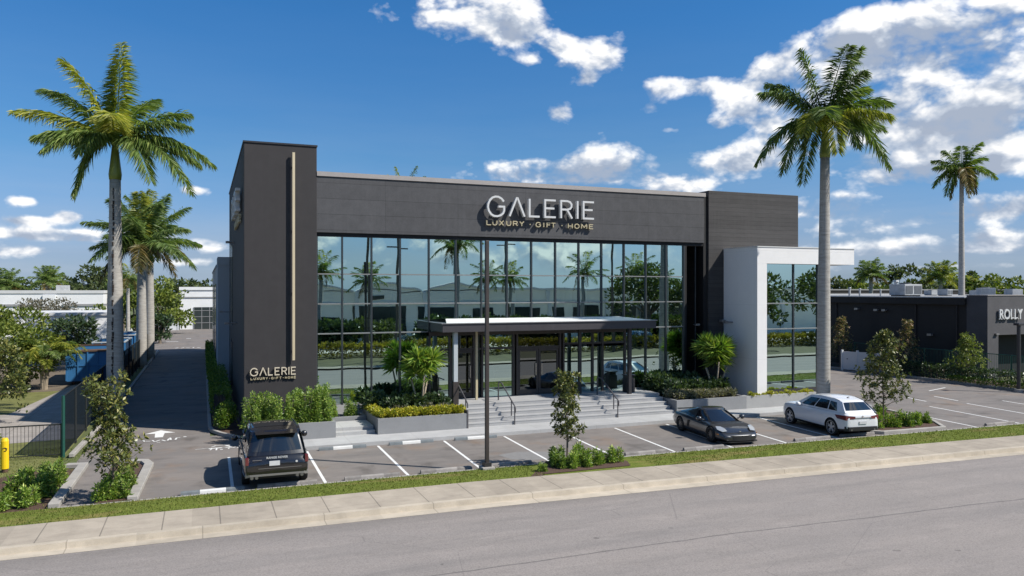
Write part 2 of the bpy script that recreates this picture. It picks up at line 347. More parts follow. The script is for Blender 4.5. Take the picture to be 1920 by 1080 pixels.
def palm_bark():
    m, t = new_mat('palm_bark')
    pos = t.n('ShaderNodeNewGeometry').outputs['Position']
    b = t.n('ShaderNodeBsdfPrincipled'); o = t.n('ShaderNodeOutputMaterial')
    c = t.ramp(t.noise(t.vmap(pos, (1, 1, 5)), 2.2, 6, 0.7), [(0.28, (0.24, 0.225, 0.205)), (0.55, (0.35, 0.335, 0.305)), (0.8, (0.42, 0.405, 0.37))])
    s = t.n('ShaderNodeSeparateXYZ'); t.link(pos, s.inputs[0])
    rg = t.math('FRACT', t.math('ADD', t.math('MULTIPLY', s.outputs[2], 5.5), t.math('MULTIPLY', t.noise(pos, 1.5, 2), 0.8)))
    c = t.mix(t.math('MULTIPLY', t.math('LESS_THAN', rg, 0.14), 0.20), c, (0.13, 0.12, 0.11))
    t.link(c, b.inputs['Base Color']); b.inputs['Roughness'].default_value = 0.9; b.inputs['Specular IOR Level'].default_value = 0.2
    bm_ = t.n('ShaderNodeBump'); bm_.inputs['Strength'].default_value = 0.4; bm_.inputs['Distance'].default_value = 0.02
    t.link(t.noise(t.vmap(pos, (1, 1, 6)), 8, 4), bm_.inputs['Height']); t.link(bm_.outputs[0], b.inputs['Normal'])
    t.link(b.outputs[0], o.inputs[0]); MATS['palm_bark'] = m
palm_bark()
M('bark_scar', (0.045, 0.035, 0.03), 0.95, 0.3, 6)
M('crownshaft', (0.20, 0.25, 0.05), 0.4, 0.18, 3, streak=(1, 1, 0.3))
M('bark', (0.16, 0.13, 0.10), 0.9, 0.25, 5, 0.3)
M('bark_pale', (0.36, 0.30, 0.22), 0.9, 0.2, 5, 0.3)
M('grass_ground', (0.15, 0.155, 0.045), 0.95, 0.32, 1.6, 0.5, 25)
def verge_mat():
    m, t = new_mat('verge_turf')
    pos = t.n('ShaderNodeNewGeometry').outputs['Position']
    b = t.n('ShaderNodeBsdfPrincipled'); o = t.n('ShaderNodeOutputMaterial')
    c = t.ramp(t.noise(pos, 3.0, 6, 0.7), [(0.3, (0.095, 0.125, 0.022)), (0.7, (0.15, 0.18, 0.035))])
    dry = t.noise(t.vmap(pos, (0.35, 1, 1), (2.3, 0, 0)), 0.9, 4, 0.6)
    c = t.mix(t.ramp(dry, [(0.54, 0.0), (0.66, 0.75)]), c, (0.24, 0.18, 0.075))
    c = t.mix(1.0, c, t.ramp(t.noise(pos, 28, 3), [(0.25, 0.6), (0.75, 1.35)]), 'MULTIPLY')
    t.link(c, b.inputs['Base Color']); b.inputs['Roughness'].default_value = 0.95; b.inputs['Specular IOR Level'].default_value = 0.1
    bm_ = t.n('ShaderNodeBump'); bm_.inputs['Strength'].default_value = 0.8; bm_.inputs['Distance'].default_value = 0.04
    t.link(t.noise(pos, 30, 3), bm_.inputs['Height']); t.link(bm_.outputs[0], b.inputs['Normal'])
    t.link(b.outputs[0], o.inputs[0]); MATS['verge_turf'] = m
verge_mat()
M('far_ground', (0.10, 0.12, 0.04), 0.95, 0.3, 0.08)
M('yard_soil', (0.15, 0.12, 0.085), 0.95, 0.35, 1.0, 0.4, 20)
M('mulch', (0.085, 0.05, 0.036), 0.95, 0.45, 14, 0.6, 40)
M('paint_white', (0.72, 0.72, 0.70), 0.8, 0.12, 6)
M('stop_white', (0.62, 0.62, 0.60), 0.8, 0.1, 4)
M('stop_worn', (0.30, 0.28, 0.26), 0.9, 0.25, 4)
M('stop_pale', (0.22, 0.205, 0.19), 0.9, 0.3, 5)
M('stop_grey', (0.15, 0.17, 0.18), 0.85, 0.25, 5)
M('metal_dark', (0.030, 0.028, 0.030), 0.45, 0.15, 3, spec=0.5)
M('metal_bronze', (0.045, 0.036, 0.032), 0.5, 0.15, 2, spec=0.5)
M('transom_lit_metal', (0.20, 0.205, 0.20), 0.45, 0.1, 3, spec=0.5)  # paler than the mullions: the sunlit top is put into the colour
M('mullion_metal', (0.030, 0.036, 0.040), 0.4, 0.1, 3, spec=0.5)
M('coping', (0.36, 0.33, 0.31), 0.5, 0.08, 2, spec=0.4)
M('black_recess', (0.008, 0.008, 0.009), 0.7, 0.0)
M('grey_inner_panel', (0.16, 0.17, 0.165), 0.7, 0.1, 1)
M('interior_floor', (0.16, 0.165, 0.16), 0.4, 0.15, 1)
M('interior_wall', (0.055, 0.052, 0.048), 0.8, 0.3, 0.6)
M('interior_column', (0.42, 0.52, 0.46), 0.6, 0.08, 2)
M('canopy_top', (0.66, 0.66, 0.64), 0.6, 0.06, 1.5)
M('canopy_fascia', (0.050, 0.046, 0.050), 0.5, 0.15, 2)
M('steel_light', (0.46, 0.50, 0.52), 0.4, 0.05, 2, spec=0.6)
M('bar_gold', (0.70, 0.58, 0.38), 0.35, 0.05, 1, metal=0.2, spec=0.6)
M('letter_silver', (0.62, 0.62, 0.61), 0.4, 0.03, 4, spec=0.5)
M('letter_warm', (0.66, 0.58, 0.44), 0.4, 0.03, 4, spec=0.5)
M('letter_gold', (0.52, 0.45, 0.29), 0.4, 0.05, 4, spec=0.5)
M('rail_metal', (0.10, 0.095, 0.10), 0.4, 0.1, 4, spec=0.5)
M('bin_dark', (0.035, 0.032, 0.033), 0.6, 0.2, 6)
M('fence_green', (0.012, 0.075, 0.055), 0.5, 0.1, 4)
M('fence_black', (0.015, 0.018, 0.018), 0.6, 0.2, 4)
M('dumpster_blue', (0.03, 0.15, 0.34), 0.6, 0.2, 1.5, streak=(1, 1, 0.3))
M('dumpster_dark', (0.02, 0.05, 0.10), 0.7, 0.2, 2)
M('rust', (0.10, 0.06, 0.04), 0.9, 0.4, 3)
M('bollard_yellow', (0.80, 0.55, 0.01), 0.5, 0.06, 4)
M('vinyl_white', (0.66, 0.68, 0.70), 0.6, 0.04, 3)
M('far_white', (0.80, 0.80, 0.79), 0.85, 0.06, 0.6)
M('far_white_roof', (0.62, 0.62, 0.61), 0.85, 0.08, 0.4)
M('far_grey_roof', (0.30, 0.30, 0.30), 0.9, 0.15, 0.4)
M('window_dark', (0.035, 0.045, 0.045), 0.15, 0.2, 1, spec=0.8)
M('opp_wall', (0.90, 0.86, 0.76), 0.85, 0.06, 0.5)
M('dark_building', (0.022, 0.020, 0.019), 0.7, 0.35, 0.5, streak=(1, 1, 0.35))
M('dark_building_front', (0.085, 0.082, 0.086), 0.8, 0.12, 1.5, 0.2)
M('hvac_metal', (0.42, 0.43, 0.43), 0.6, 0.25, 2, metal=0.0)
M('hvac_dark', (0.10, 0.11, 0.12), 0.7, 0.2, 6)
M('tyre', (0.018, 0.018, 0.018), 0.8, 0.15, 10)
M('rim_silver', (0.62, 0.62, 0.63), 0.35, 0.05, 4, metal=0.4)
M('rim_dark', (0.20, 0.19, 0.18), 0.35, 0.05, 4, metal=0.5)
M('paint_black', (0.010, 0.009, 0.010), 0.25, 0.0, coat=1.0, spec=0.5)
M('paint_graphite', (0.060, 0.062, 0.068), 0.28, 0.0, metal=0.55, coat=1.0)
M('paint_pearl', (0.76, 0.77, 0.79), 0.3, 0.0, coat=0.8)
M('plastic_black', (0.02, 0.02, 0.021), 0.6, 0.1, 8)
M('trim_silver', (0.30, 0.285, 0.28), 0.35, 0.05, 8, metal=0.5)
M('lamp_red', (0.13, 0.010, 0.012), 0.15, 0.1, 10, spec=0.8, coat=0.6)
M('lamp_clear', (0.34, 0.36, 0.38), 0.12, 0.1, 12, spec=0.9, coat=0.6)
M('plate_white', (0.62, 0.62, 0.63), 0.6, 0.05, 10)
M('cabin_dark', (0.03, 0.028, 0.026), 0.8, 0.2, 4)
M('chrome', (0.7, 0.7, 0.7), 0.15, 0.0, metal=1.0)
def mesh_screen():
    m, t = new_mat('wind_screen')
    tr = t.n('ShaderNodeBsdfTransparent'); b = t.n('ShaderNodeBsdfDiffuse'); b.inputs[0].default_value = (0.012, 0.016, 0.018, 1)
    mx = t.n('ShaderNodeMixShader'); mx.inputs[0].default_value = 0.80
    t.link(tr.outputs[0], mx.inputs[1]); t.link(b.outputs[0], mx.inputs[2])
    o = t.n('ShaderNodeOutputMaterial'); t.link(mx.outputs[0], o.inputs[0]); MATS['wind_screen'] = m
mesh_screen()

# ------------------------------------------------------------------ mesh + object helpers
class MB:
    def __init__(s): s.v = []; s.f = []; s.m = []; s.cur = 0
    def add(s, vs, fs):
        o = len(s.v); s.v += [tuple(v) for v in vs]; s.f += [tuple(i + o for i in f) for f in fs]; s.m += [s.cur] * len(fs)
        return s
    def box(s, x0, y0, z0, x1, y1, z1):
        if x0 > x1: x0, x1 = x1, x0
        if y0 > y1: y0, y1 = y1, y0
        if z0 > z1: z0, z1 = z1, z0
        return s.add([(x0, y0, z0), (x1, y0, z0), (x1, y1, z0), (x0, y1, z0), (x0, y0, z1), (x1, y0, z1), (x1, y1, z1), (x0, y1, z1)],
                     [(0, 3, 2, 1), (4, 5, 6, 7), (0, 1, 5, 4), (1, 2, 6, 5), (2, 3, 7, 6), (3, 0, 4, 7)])
    def poly(s, pts, z0, z1):
        n = len(pts)
        vs = [(p[0], p[1], z0) for p in pts] + [(p[0], p[1], z1) for p in pts]
        fs = [tuple(range(n - 1, -1, -1)), tuple(range(n, 2 * n))] + [(i, (i + 1) % n, n + (i + 1) % n, n + i) for i in range(n)]
        return s.add(vs, fs)
    def sheet(s, pts, z):
        return s.add([(p[0], p[1], z) for p in pts], [tuple(range(len(pts)))])
    def quad(s, a, b, c, d): return s.add([a, b, c, d], [(0, 1, 2, 3)])
    def tube(s, pts, r, n=8, cap=True):
        pts = [Vector(p) for p in pts]; rs = r if isinstance(r, (list, tuple)) else [r] * len(pts)
        vs = []; prev = None
        for i, p in enumerate(pts):
            d = (pts[min(i + 1, len(pts) - 1)] - pts[max(i - 1, 0)]).normalized()
            if prev is None: prev = d.orthogonal().normalized()
            a = (prev - d * prev.dot(d)).normalized(); prev = a; b = d.cross(a)
            for k in range(n):
                t = 2 * PI * k / n; vs.append(p + (a * math.cos(t) + b * math.sin(t)) * rs[i])
        fs = [(i * n + k, i * n + (k + 1) % n, (i + 1) * n + (k + 1) % n, (i + 1) * n + k) for i in range(len(pts) - 1) for k in range(n)]
        if cap: fs += [tuple(range(n - 1, -1, -1)), tuple((len(pts) - 1) * n + k for k in range(n))]
        return s.add(vs, fs)
    def cyl(s, c, r, h, n=24, axis='z', r2=None):
        c = Vector(c); d = {'x': Vector((1, 0, 0)), 'y': Vector((0, 1, 0)), 'z': Vector((0, 0, 1))}[axis]
        return s.tube([c, c + d * h], [r, r2 if r2 is not None else r], n)
    def ribbon(s, pl, t, conv, d0, d1, closed=False):
        """mitred stroke of width t along 2-D polyline pl; conv(u, v, depth) gives the 3-D point"""
        n = len(pl); L = []; Rr = []
        for i in range(n):
            p = Vector(pl[i])
            a = Vector(pl[i]) - Vector(pl[i - 1]) if i > 0 else (Vector(pl[0]) - Vector(pl[-1 if not closed else n - 1]) if closed else None)
            b = Vector(pl[(i + 1) % n]) - p if (i < n - 1 or closed) else None
            a = a.normalized() if a is not None and i > 0 or closed else None
            b = b.normalized() if b is not None else None
            if a is None: a = b
            if b is None: b = a
            na = Vector((-a.y, a.x)); nb = Vector((-b.y, b.x)); m = (na + nb)
            m = m.normalized() if m.length > 1e-6 else na
            k = t / 2 / max(0.35, m.dot(na))
            L.append(p + m * k); Rr.append(p - m * k)
        vs = []
        for q in (d0, d1):
            vs += [conv(p.x, p.y, q) for p in L] + [conv(p.x, p.y, q) for p in Rr]
        fs = []
        seg = n if closed else n - 1
        for i in range(seg):
            j = (i + 1) % n
            fs += [(i, j, n + j, n + i), (2 * n + i, 3 * n + i, 3 * n + j, 2 * n + j), (i, 2 * n + i, 2 * n + j, j), (n + i, n + j, 3 * n + j, 3 * n + i)]
        if not closed: fs += [(0, n, 3 * n, 2 * n), (n - 1, 3 * n - 1, 4 * n - 1, 2 * n - 1)]
        return s.add(vs, fs)
    def arrays(s, V, Fq):
        o = len(s.v); s.v += [tuple(v) for v in V.tolist()]; s.f += [tuple(f) for f in (Fq + o).tolist()]; s.m += [s.cur] * len(Fq); return s
    def build(s, name, mats, parent=None, world=True, smooth=False, bevel=0.0):
        """world=True: the vertices are in world metres (shifted to the parent's base)"""
        me = bpy.data.meshes.new(name)
        vs = s.v
        if parent is not None and world:
            L = root_of(parent)['_base']; vs = [(a - L[0], b - L[1], c - L[2]) for a, b, c in vs]
        me.from_pydata(vs, [], s.f)
        if not isinstance(mats, (list, tuple)): mats = [mats]
        for m in mats: me.materials.append(MATS[m] if isinstance(m, str) else m)
        if len(mats) > 1: me.polygons.foreach_set('material_index', s.m)
        if smooth: me.polygons.foreach_set('use_smooth', [True] * len(s.f))
        o = bpy.data.objects.new(name, me); COL.objects.link(o)
        if bevel:
            bv = o.modifiers.new('bevel', 'BEVEL'); bv.width = bevel; bv.segments = 2; bv.limit_method = 'ANGLE'; bv.angle_limit = R(40)
        if parent is not None: o.parent = parent
        return o
BASES = {}
def root_of(o):
    while o.parent is not None: o = o.parent
    return BASES_get(o)
def BASES_get(o): return {'_base': BASES.get(o.name, tuple(o.location))}
def thing(name, label, cat, loc=(0, 0, 0), rz=0.0, group=None):
    o = bpy.data.objects.new(name, None); COL.objects.link(o); o.location = loc; o.rotation_euler = (0, 0, rz)
    o.empty_display_size = 0.3; o['label'] = label; o['category'] = cat
    if group: o['group'] = group
    BASES[o.name] = tuple(loc); return o
def tag(o, label, cat, group=None, kind=None):
    o['label'] = label; o['category'] = cat
    if group: o['group'] = group
    if kind: o['kind'] = kind
    return o
def struct(o, label=None):
    o['kind'] = 'structure'
    if label: o['label'] = label
    return o
KIDS = {}
def copy_tree(o, parent=None):
    c = o.copy(); COL.objects.link(c); c.parent = parent
    for ch in [k for k in bpy.data.objects if k.parent == o]: copy_tree(ch, c)
    return c
def dup(root, loc, rz=0.0, label=None, group=None, scale=1.0):
    r = copy_tree(root); r.location = loc; r.rotation_euler = (0, 0, rz); r.scale = (scale,) * 3 if isinstance(scale, (int, float)) else scale
    BASES[r.name] = tuple(loc)
    if label: r['label'] = label
    if group: r['group'] = group
    return r

# ================================================================== THE SETTING
def edge(pts):
    """y of a boundary line at x (piecewise linear, extended)"""
    def f(x):
        for i in range(len(pts) - 1):
            if x <= pts[i + 1][0] or i == len(pts) - 2:
                (x0, y0), (x1, y1) = pts[i], pts[i + 1]
                return y0 + (y1 - y0) * (x - x0) / (x1 - x0)
    return f
XS = [-140, -60, -30, -15, -5, 2, 8, 14, 20, 30, 45, 70, 150]
e_road = edge([(-60, 21.35), (0, 21.12), (8, 21.02), (30, 20.16), (60, 19.0)])
e_kerb = edge([(-60, 21.72), (0, 21.55), (10, 21.5), (30, 20.62), (60, 19.5)])
e_walk = edge([(-60, 21.95), (0, 21.75), (10, 21.7), (30, 20.85), (60, 19.7)])
e_grass = edge([(-60, 23.75), (0, 23.55), (9, 23.52), (32, 22.36), (60, 21.0)])
e_lot = edge([(-60, 25.65), (0, 25.55), (12, 25.55), (34, 24.82), (60, 24.0)])
e_lotk = edge([(-60, 25.50), (0, 25.40), (12, 25.38), (34, 24.62), (60, 23.8)])
def band(name, lo, hi, z, mat, z_lo=None, xs=XS, skirt=None):
    b = MB()
    for i in range(len(xs) - 1):
        a, c = xs[i], xs[i + 1]
        b.add([(a, lo(a), z if z_lo is None else z_lo), (c, lo(c), z if z_lo is None else z_lo), (c, hi(c), z), (a, hi(a), z)], [(0, 1, 2, 3)])
        if skirt is not None: b.add([(a, lo(a), skirt), (c, lo(c), skirt), (c, lo(c), z), (a, lo(a), z)], [(0, 1, 2, 3)])
    return struct(b.build(name, mat))
g = MB(); g.sheet([(-900, -600), (1500, -600), (1500, 1500), (-900, 1500)], -0.03)
struct(g.build('ground', 'far_ground'))
band('road', lambda x: 10.4 - 0.02 * max(0, x), e_road, -0.004, 'road_asphalt')
band('gutter', e_road, e_kerb, 0.0, 'kerb_concrete', z_lo=0.0)
kb = MB()
for i in range(len(XS) - 1):
    a, c = XS[i], XS[i + 1]
    kb.add([(a, e_kerb(a), 0), (c, e_kerb(c), 0), (c, e_kerb(c) + .03, .14), (a, e_kerb(a) + .03, .14), (c, e_walk(c), .145), (a, e_walk(a), .145)], [(0, 1, 2, 3), (3, 2, 4, 5)])
struct(kb.build('kerb', 'kerb_concrete'))
band('sidewalk', e_walk, e_grass, 0.145, 'sidewalk_concrete')
# verge slopes from the sidewalk down to the lot
vb = MB(); vxs = [x * 1.0 for x in range(-60, 100, 1)]
for a in vxs:
    c = a + 1.0
    vb.add([(a, e_grass(a), .12), (c, e_grass(c), .12), (c, (e_grass(c) + e_lotk(c)) / 2, .13), (a, (e_grass(a) + e_lotk(a)) / 2, .13), (c, e_lotk(c), .06), (a, e_lotk(a), .06)],
           [(0, 1, 2, 3), (3, 2, 4, 5)])
struct(vb.build('grass_verge', 'verge_turf'))
lb = MB()
for i in range(len(XS) - 1):
    a, c = max(XS[i], -3.9), XS[i + 1]
    if c <= a: continue
    lb.add([(a, e_lotk(a), 0.05), (c, e_lotk(c), 0.05), (c, e_lot(c), 0.05), (a, e_lot(a), 0.05), (c, e_lot(c), 0), (a, e_lot(a), 0)], [(0, 1, 2, 3), (3, 2, 4, 5)])
struct(lb.build('lot_edge_kerb', 'curb_concrete'))
# parking lot and driveway: one sheet of adjoining fields
pl = MB()
fx = [-3.95, 0.3, 8, 14, 20, 30, 47.4]
for i in range(len(fx) - 1):
    a, c = fx[i], fx[i + 1]
    pl.sheet([(a, e_lot(a)), (c, e_lot(c)), (c, 31.3), (a, 31.3)], 0.0)
pl.sheet([(-4.3, 31.3), (0.3, 31.3), (0.3, 88), (-4.3, 88)], 0.0)
pl.sheet([(0.3, 31.3), (1.9, 31.3), (1.9, 35.9), (0.3, 35.9)], 0.0)
pl.sheet([(-7.5, 88), (24, 88), (24, 140), (-7.5, 140)], 0.0)
pl.sheet([(33.4, 31.3), (47.4, 31.3), (47.4, 80), (33.4, 80)], 0.0)
struct(pl.build('parking_lot', 'lot_asphalt'))

# lawn and path on the neighbour's side
lw = MB(); lw.sheet([(-60, 25.5), (-3.95, 25.42), (-3.95, 31.4), (-4.9, 32.3), (-4.9, 56.0), (-60, 50)], -0.012)
struct(lw.build('lawn', 'grass_ground'))
lw = MB(); lw.sheet([(-60, 50.02), (-4.9, 56.02), (-4.9, 90), (-60, 120)], -0.010)
struct(lw.build('yard_soil', 'yard_soil'))
pa = MB(); pa.sheet([(-24, 35.2), (-5.0, 37.5), (-5.0, 60), (-8.0, 59), (-9.2, 46), (-24, 41)], -0.006)
struct(pa.build('path', 'path_concrete'))

# walkway in front of the planters, with its own edge
wk = MB()
wk.box(1.62, 31.22, 0, 33.4, 36.0, 0.15)
struct(wk.build('walkway', 'walk_concrete'))

# parking stripes
st = MB()
def stripe(x0, y0, x1, y1, w=0.10, z=0.004):
    d = Vector((x1 - x0, y1 - y0)).normalized(); nx, ny = -d.y * w / 2, d.x * w / 2
    st.sheet([(x0 - nx, y0 - ny), (x0 + nx, y0 + ny), (x1 + nx, y1 + ny), (x1 - nx, y1 - ny)], z)
for xt, xb in ((.92, .88), (3.79, 3.74), (6.6, 6.51), (9.39, 9.13), (12.1, 11.88), (14.85, 14.5), (17.54, 17.12), (20.3, 19.75), (22.95, 22.4), (25.6, 25.15)):
    stripe(xb, e_lot(xb) + 0.02, xt, 31.05)
for a, b in (((33.6, 28.6), (33.15, 24.9)), ((36.7, 30.45), (36.0, 25.0)), ((39.62, 30.5), (38.8, 24.9)), ((42.5, 30.5), (41.7, 24.9)), ((45.3, 30.5), (44.6, 24.9)),
             ((40.5, 33.3), (40.1, 31.4)), ((38.6, 33.6), (38.2, 31.9)), ((44.3, 38.7), (42.0, 38.7)), ((44.8, 36.0), (42.4, 35.2)), ((36.5, 44.0), (34.2, 43.4)), ((38.0, 40.0), (35.5, 39.4))):
    stripe(*a, *b)
# arrow and worn lettering on the drive
def pave(pts, z=0.004): st.sheet(pts, z)
ax, ay = -1.75, 37.6
pave([(ax - .16, 36.35), (ax + .16, 36.35), (ax + .19, 37.35), (ax - .19, 37.35)])
pave([(ax - .62, 37.35), (ax + .62, 37.35), (ax, 38.15)])
# worn strokes under the arrow (what is left of the stencilled words)
for (u0, v0, u1, v1, w) in ((-1.3, .34, -.8, .42, .07), (-.85, .42, -.82, .16, .08), (-1.35, .02, -.85, .12, .06), (-.6, .38, -.5, .12, .07), (-.45, .14, -.28, .12, .07),
                            (-.22, .22, -.1, .0, .06), (-.1, .0, .08, .2, .06), (-.02, -.12, .12, -.1, .05), (.15, .18, .3, .02, .07), (.38, .06, .42, .3, .07), (.46, .4, .5, .12, .08),
                            (.72, .34, .68, .1, .07), (.72, .34, .86, .36, .06), (.98, .42, 1.1, .4, .12)):
    stripe(ax + u0, 35.35 + v0 * 1.8, ax + u1, 35.35 + v1 * 1.8, w)
for (u0, v0, u1, v1, w) in ((-.9, .0, -.4, .16, .03), (-.4, .02, .3, .02, .12), (-.2, .55, .45, .55, .05), (.25, .5, .45, .1, .11), (.1, .02, .5, -.1, .07), (-.35, -.32, -.28, -.05, .05),
                            (-.12, -.4, -.1, -.05, .06), (.02, -.32, .12, -.32, .1), (.32, -.3, .38, -.12, .05), (.5, -.15, .62, .0, .06), (.66, -.2, .78, -.05, .06), (.8, -.16, .95, -.1, .06),
                            (-.3, .3, -.12, .5, .05)):
    stripe(.62 + u0, 33.0 + v0, .62 + u1, 33.0 + v1, w)
# faint words farther up the drive, in the sun beyond the shade
for (u0, v0, u1, v1, w) in ((-1.2, 0, -.9, .9, .12), (-.6, 0, -.3, .9, .12), (-.1, .1, .3, .1, .3), (.6, 0, .7, .9, .12), (1.0, .3, 1.4, .3, .3), (-2.6, 12, -1.2, 12, .4), (-.4, 18, .2, 18, .5)):
    stripe(-1.6 + u0, 92 + v0, -1.6 + u1, 92 + v1, w)
struct(st.build('painted_markings', 'paint_white'))
pt = MB(); pt.sheet([(10.7, 26.7), (11.3, 26.3), (12.6, 26.25), (12.9, 26.7), (12.5, 27.5), (11.4, 27.9), (10.5, 27.6)], 0.003)
struct(pt.build('asphalt_patch', M('patch_grey', (0.21, 0.205, 0.20), 0.9, 0.12, 5)))

# mulch beds
mb = MB()
mb.sheet([G(985, 905, .13), (11.5, e_lotk(11.5)), (14.1, e_lotk(14.1)), (14.25, 24.3), (14.0, 23.65), (10.7, 23.62)], 0.142)
mb.sheet([(-2.95, 25.5), (-1.95, 25.6), (-1.8, 30.9), (-3.0, 31.1)], 0.06)
mb.sheet([(-8.6, 25.65), (-4.1, 25.55), (-4.1, 31.0), (-5.6, 31.2), (-8.6, 28.2)], 0.002)
mb.sheet([(0.4, 37.4), (0.75, 36.1), (1.5, 34.9), (1.66, 34.6), (1.66, 60), (0.4, 60)], 0.10)
mb.sheet([(27.3, 25.6), (31.4, 25.4), (32.6, 27.5), (32.9, 30.2), (28.6, 30.2), (27.6, 28)], 0.10)
mb.sheet([(47.6, 30), (51.0, 30), (51.0, 70), (47.6, 70)], 0.08)
struct(mb.build('mulch_bed', 'mulch'))

def curb(name, pts, w=0.16, h=0.15, mat='curb_concrete', closed=False):
    b = MB()
    b.ribbon([tuple(p) for p in pts], w, lambda u, v, q: (u, v, q), 0.0, h, closed)
    return struct(b.build(name, mat, bevel=0.02))
curb('kerb_island', [(-1.95, 25.62), (-1.88, 27.5), (-1.78, 30.4), (-1.95, 31.0), (-2.6, 31.25), (-2.95, 31.2)], .3)
curb('kerb_island', [(-4.0, 25.6), (-3.98, 28), (-3.95, 31.2), (-4.5, 31.3)], .3)
curb('kerb_drive', [(-4.6, 33.2), (-4.45, 38), (-4.32, 44), (-4.3, 60), (-4.3, 88)], .18, .15)
curb('kerb_drive', [(0.3, 88), (0.3, 40), (0.3, 37.6), (0.42, 36.7), (0.75, 35.8), (1.25, 34.9), (1.56, 34.3), (1.6, 31.4)], .16, .15)
curb('kerb_island', [(27.4, 30.3), (27.05, 27), (27.1, 25.9), (27.7, 25.3), (31.2, 25.15), (32.3, 26.6), (33.1, 30.3)], .18, .15)
curb('kerb_lot', [(47.5, 26), (47.5, 40), (47.9, 44), (47.2, 48.5), (40, 52.5), (33, 53)], .2, .15)

# grass tufts on the verge: one mass nobody could count
def leafset(P_, D_, L_, W_, rng, fold=0.0):
    """numpy: leaf-shaped quads at P along D, length L, width W"""
    N = len(P_); rv = rng.normal(size=(N, 3))
    S = np.cross(D_, rv); S /= (np.linalg.norm(S, axis=1, keepdims=True) + 1e-9)
    L_ = np.broadcast_to(np.asarray(L_, float), (N,))[:, None]; W_ = np.broadcast_to(np.asarray(W_, float), (N,))[:, None]
    mid = P_ + D_ * L_ * 0.45
    V = np.empty((N, 4, 3)); V[:, 0] = P_; V[:, 1] = mid + S * W_ / 2; V[:, 2] = P_ + D_ * L_; V[:, 3] = mid - S * W_ / 2
    if fold: V[:, 2, 2] -= fold * L_[:, 0]
    return V.reshape(-1, 3), np.arange(N * 4).reshape(N, 4)
rng = np.random.default_rng(5)
def grass_stuff():
    b = MB(); N = 26000
    X = rng.uniform(-9, 46, N); t = rng.uniform(0.0, 1, N)
    Y = np.array([e_grass(x) + (e_lotk(x) - e_grass(x)) * q for x, q in zip(X, t)])
    keep = ~((X > 10.7) & (X < 14.8))
    X, Y, t = X[keep], Y[keep], t[keep]
    Pp = np.stack([X, Y, 0.125 - np.maximum(0, t - 0.5) * 0.13], 1)
    D = np.stack([rng.normal(0, .45, len(X)), rng.normal(0, .45, len(X)), np.ones(len(X))], 1); D /= np.linalg.norm(D, axis=1, keepdims=True)
    V, Fq = leafset(Pp, D, rng.uniform(.03, .075, len(X)), .022, rng)
    b.arrays(V, Fq)
    tag(b.build('grass', 'grass_blade'), 'short mown grass blades on the verge beside the sidewalk', 'grass', kind='stuff')
grass_stuff()
def lawn_stuff():
    b = MB(); N = 9000
    X = rng.uniform(-13, -4.2, N); Y = rng.uniform(25.8, 35.5, N)
    Pp = np.stack([X, Y, np.full(N, -0.012)], 1)
    D = np.stack([rng.normal(0, .5, N), rng.normal(0, .5, N), np.ones(N)], 1); D /= np.linalg.norm(D, axis=1, keepdims=True)
    V, Fq = leafset(Pp, D, rng.uniform(.03, .07, N), .025, rng)
    b.arrays(V, Fq); tag(b.build('grass', 'grass_blade'), 'patchy lawn grass on the neighbouring side by the fence', 'grass', kind='stuff')
lawn_stuff()

# ================================================================== VEGETATION BUILDERS
def nrm(v): return v / (np.linalg.norm(v, axis=-1, keepdims=True) + 1e-9)
def leaf_cloud(b, blobs, n, L, W, seed, outward=0.7, up=0.25):
    """leaves through several ellipsoid clumps: blobs = (cx,cy,cz, rx,ry,rz)"""
    rg = np.random.default_rng(seed); blobs = np.array(blobs, float)
    wts = (blobs[:, 3] * blobs[:, 4] * blobs[:, 5]) ** 0.7; wts /= wts.sum()
    idx = rg.choice(len(blobs), n, p=wts); B = blobs[idx]
    d = nrm(rg.normal(size=(n, 3))); rr = rg.uniform(0.35, 1.0, n) ** 0.45
    Pp = B[:, :3] + d * B[:, 3:] * rr[:, None]
    D = nrm(d * outward + rg.normal(size=(n, 3)) * 0.55 + np.array([0, 0, up]))
    V, Fq = leafset(Pp, D, rg.uniform(.7, 1.3, n) * L, rg.uniform(.75, 1.25, n) * W, rg)
    b.arrays(V, Fq)
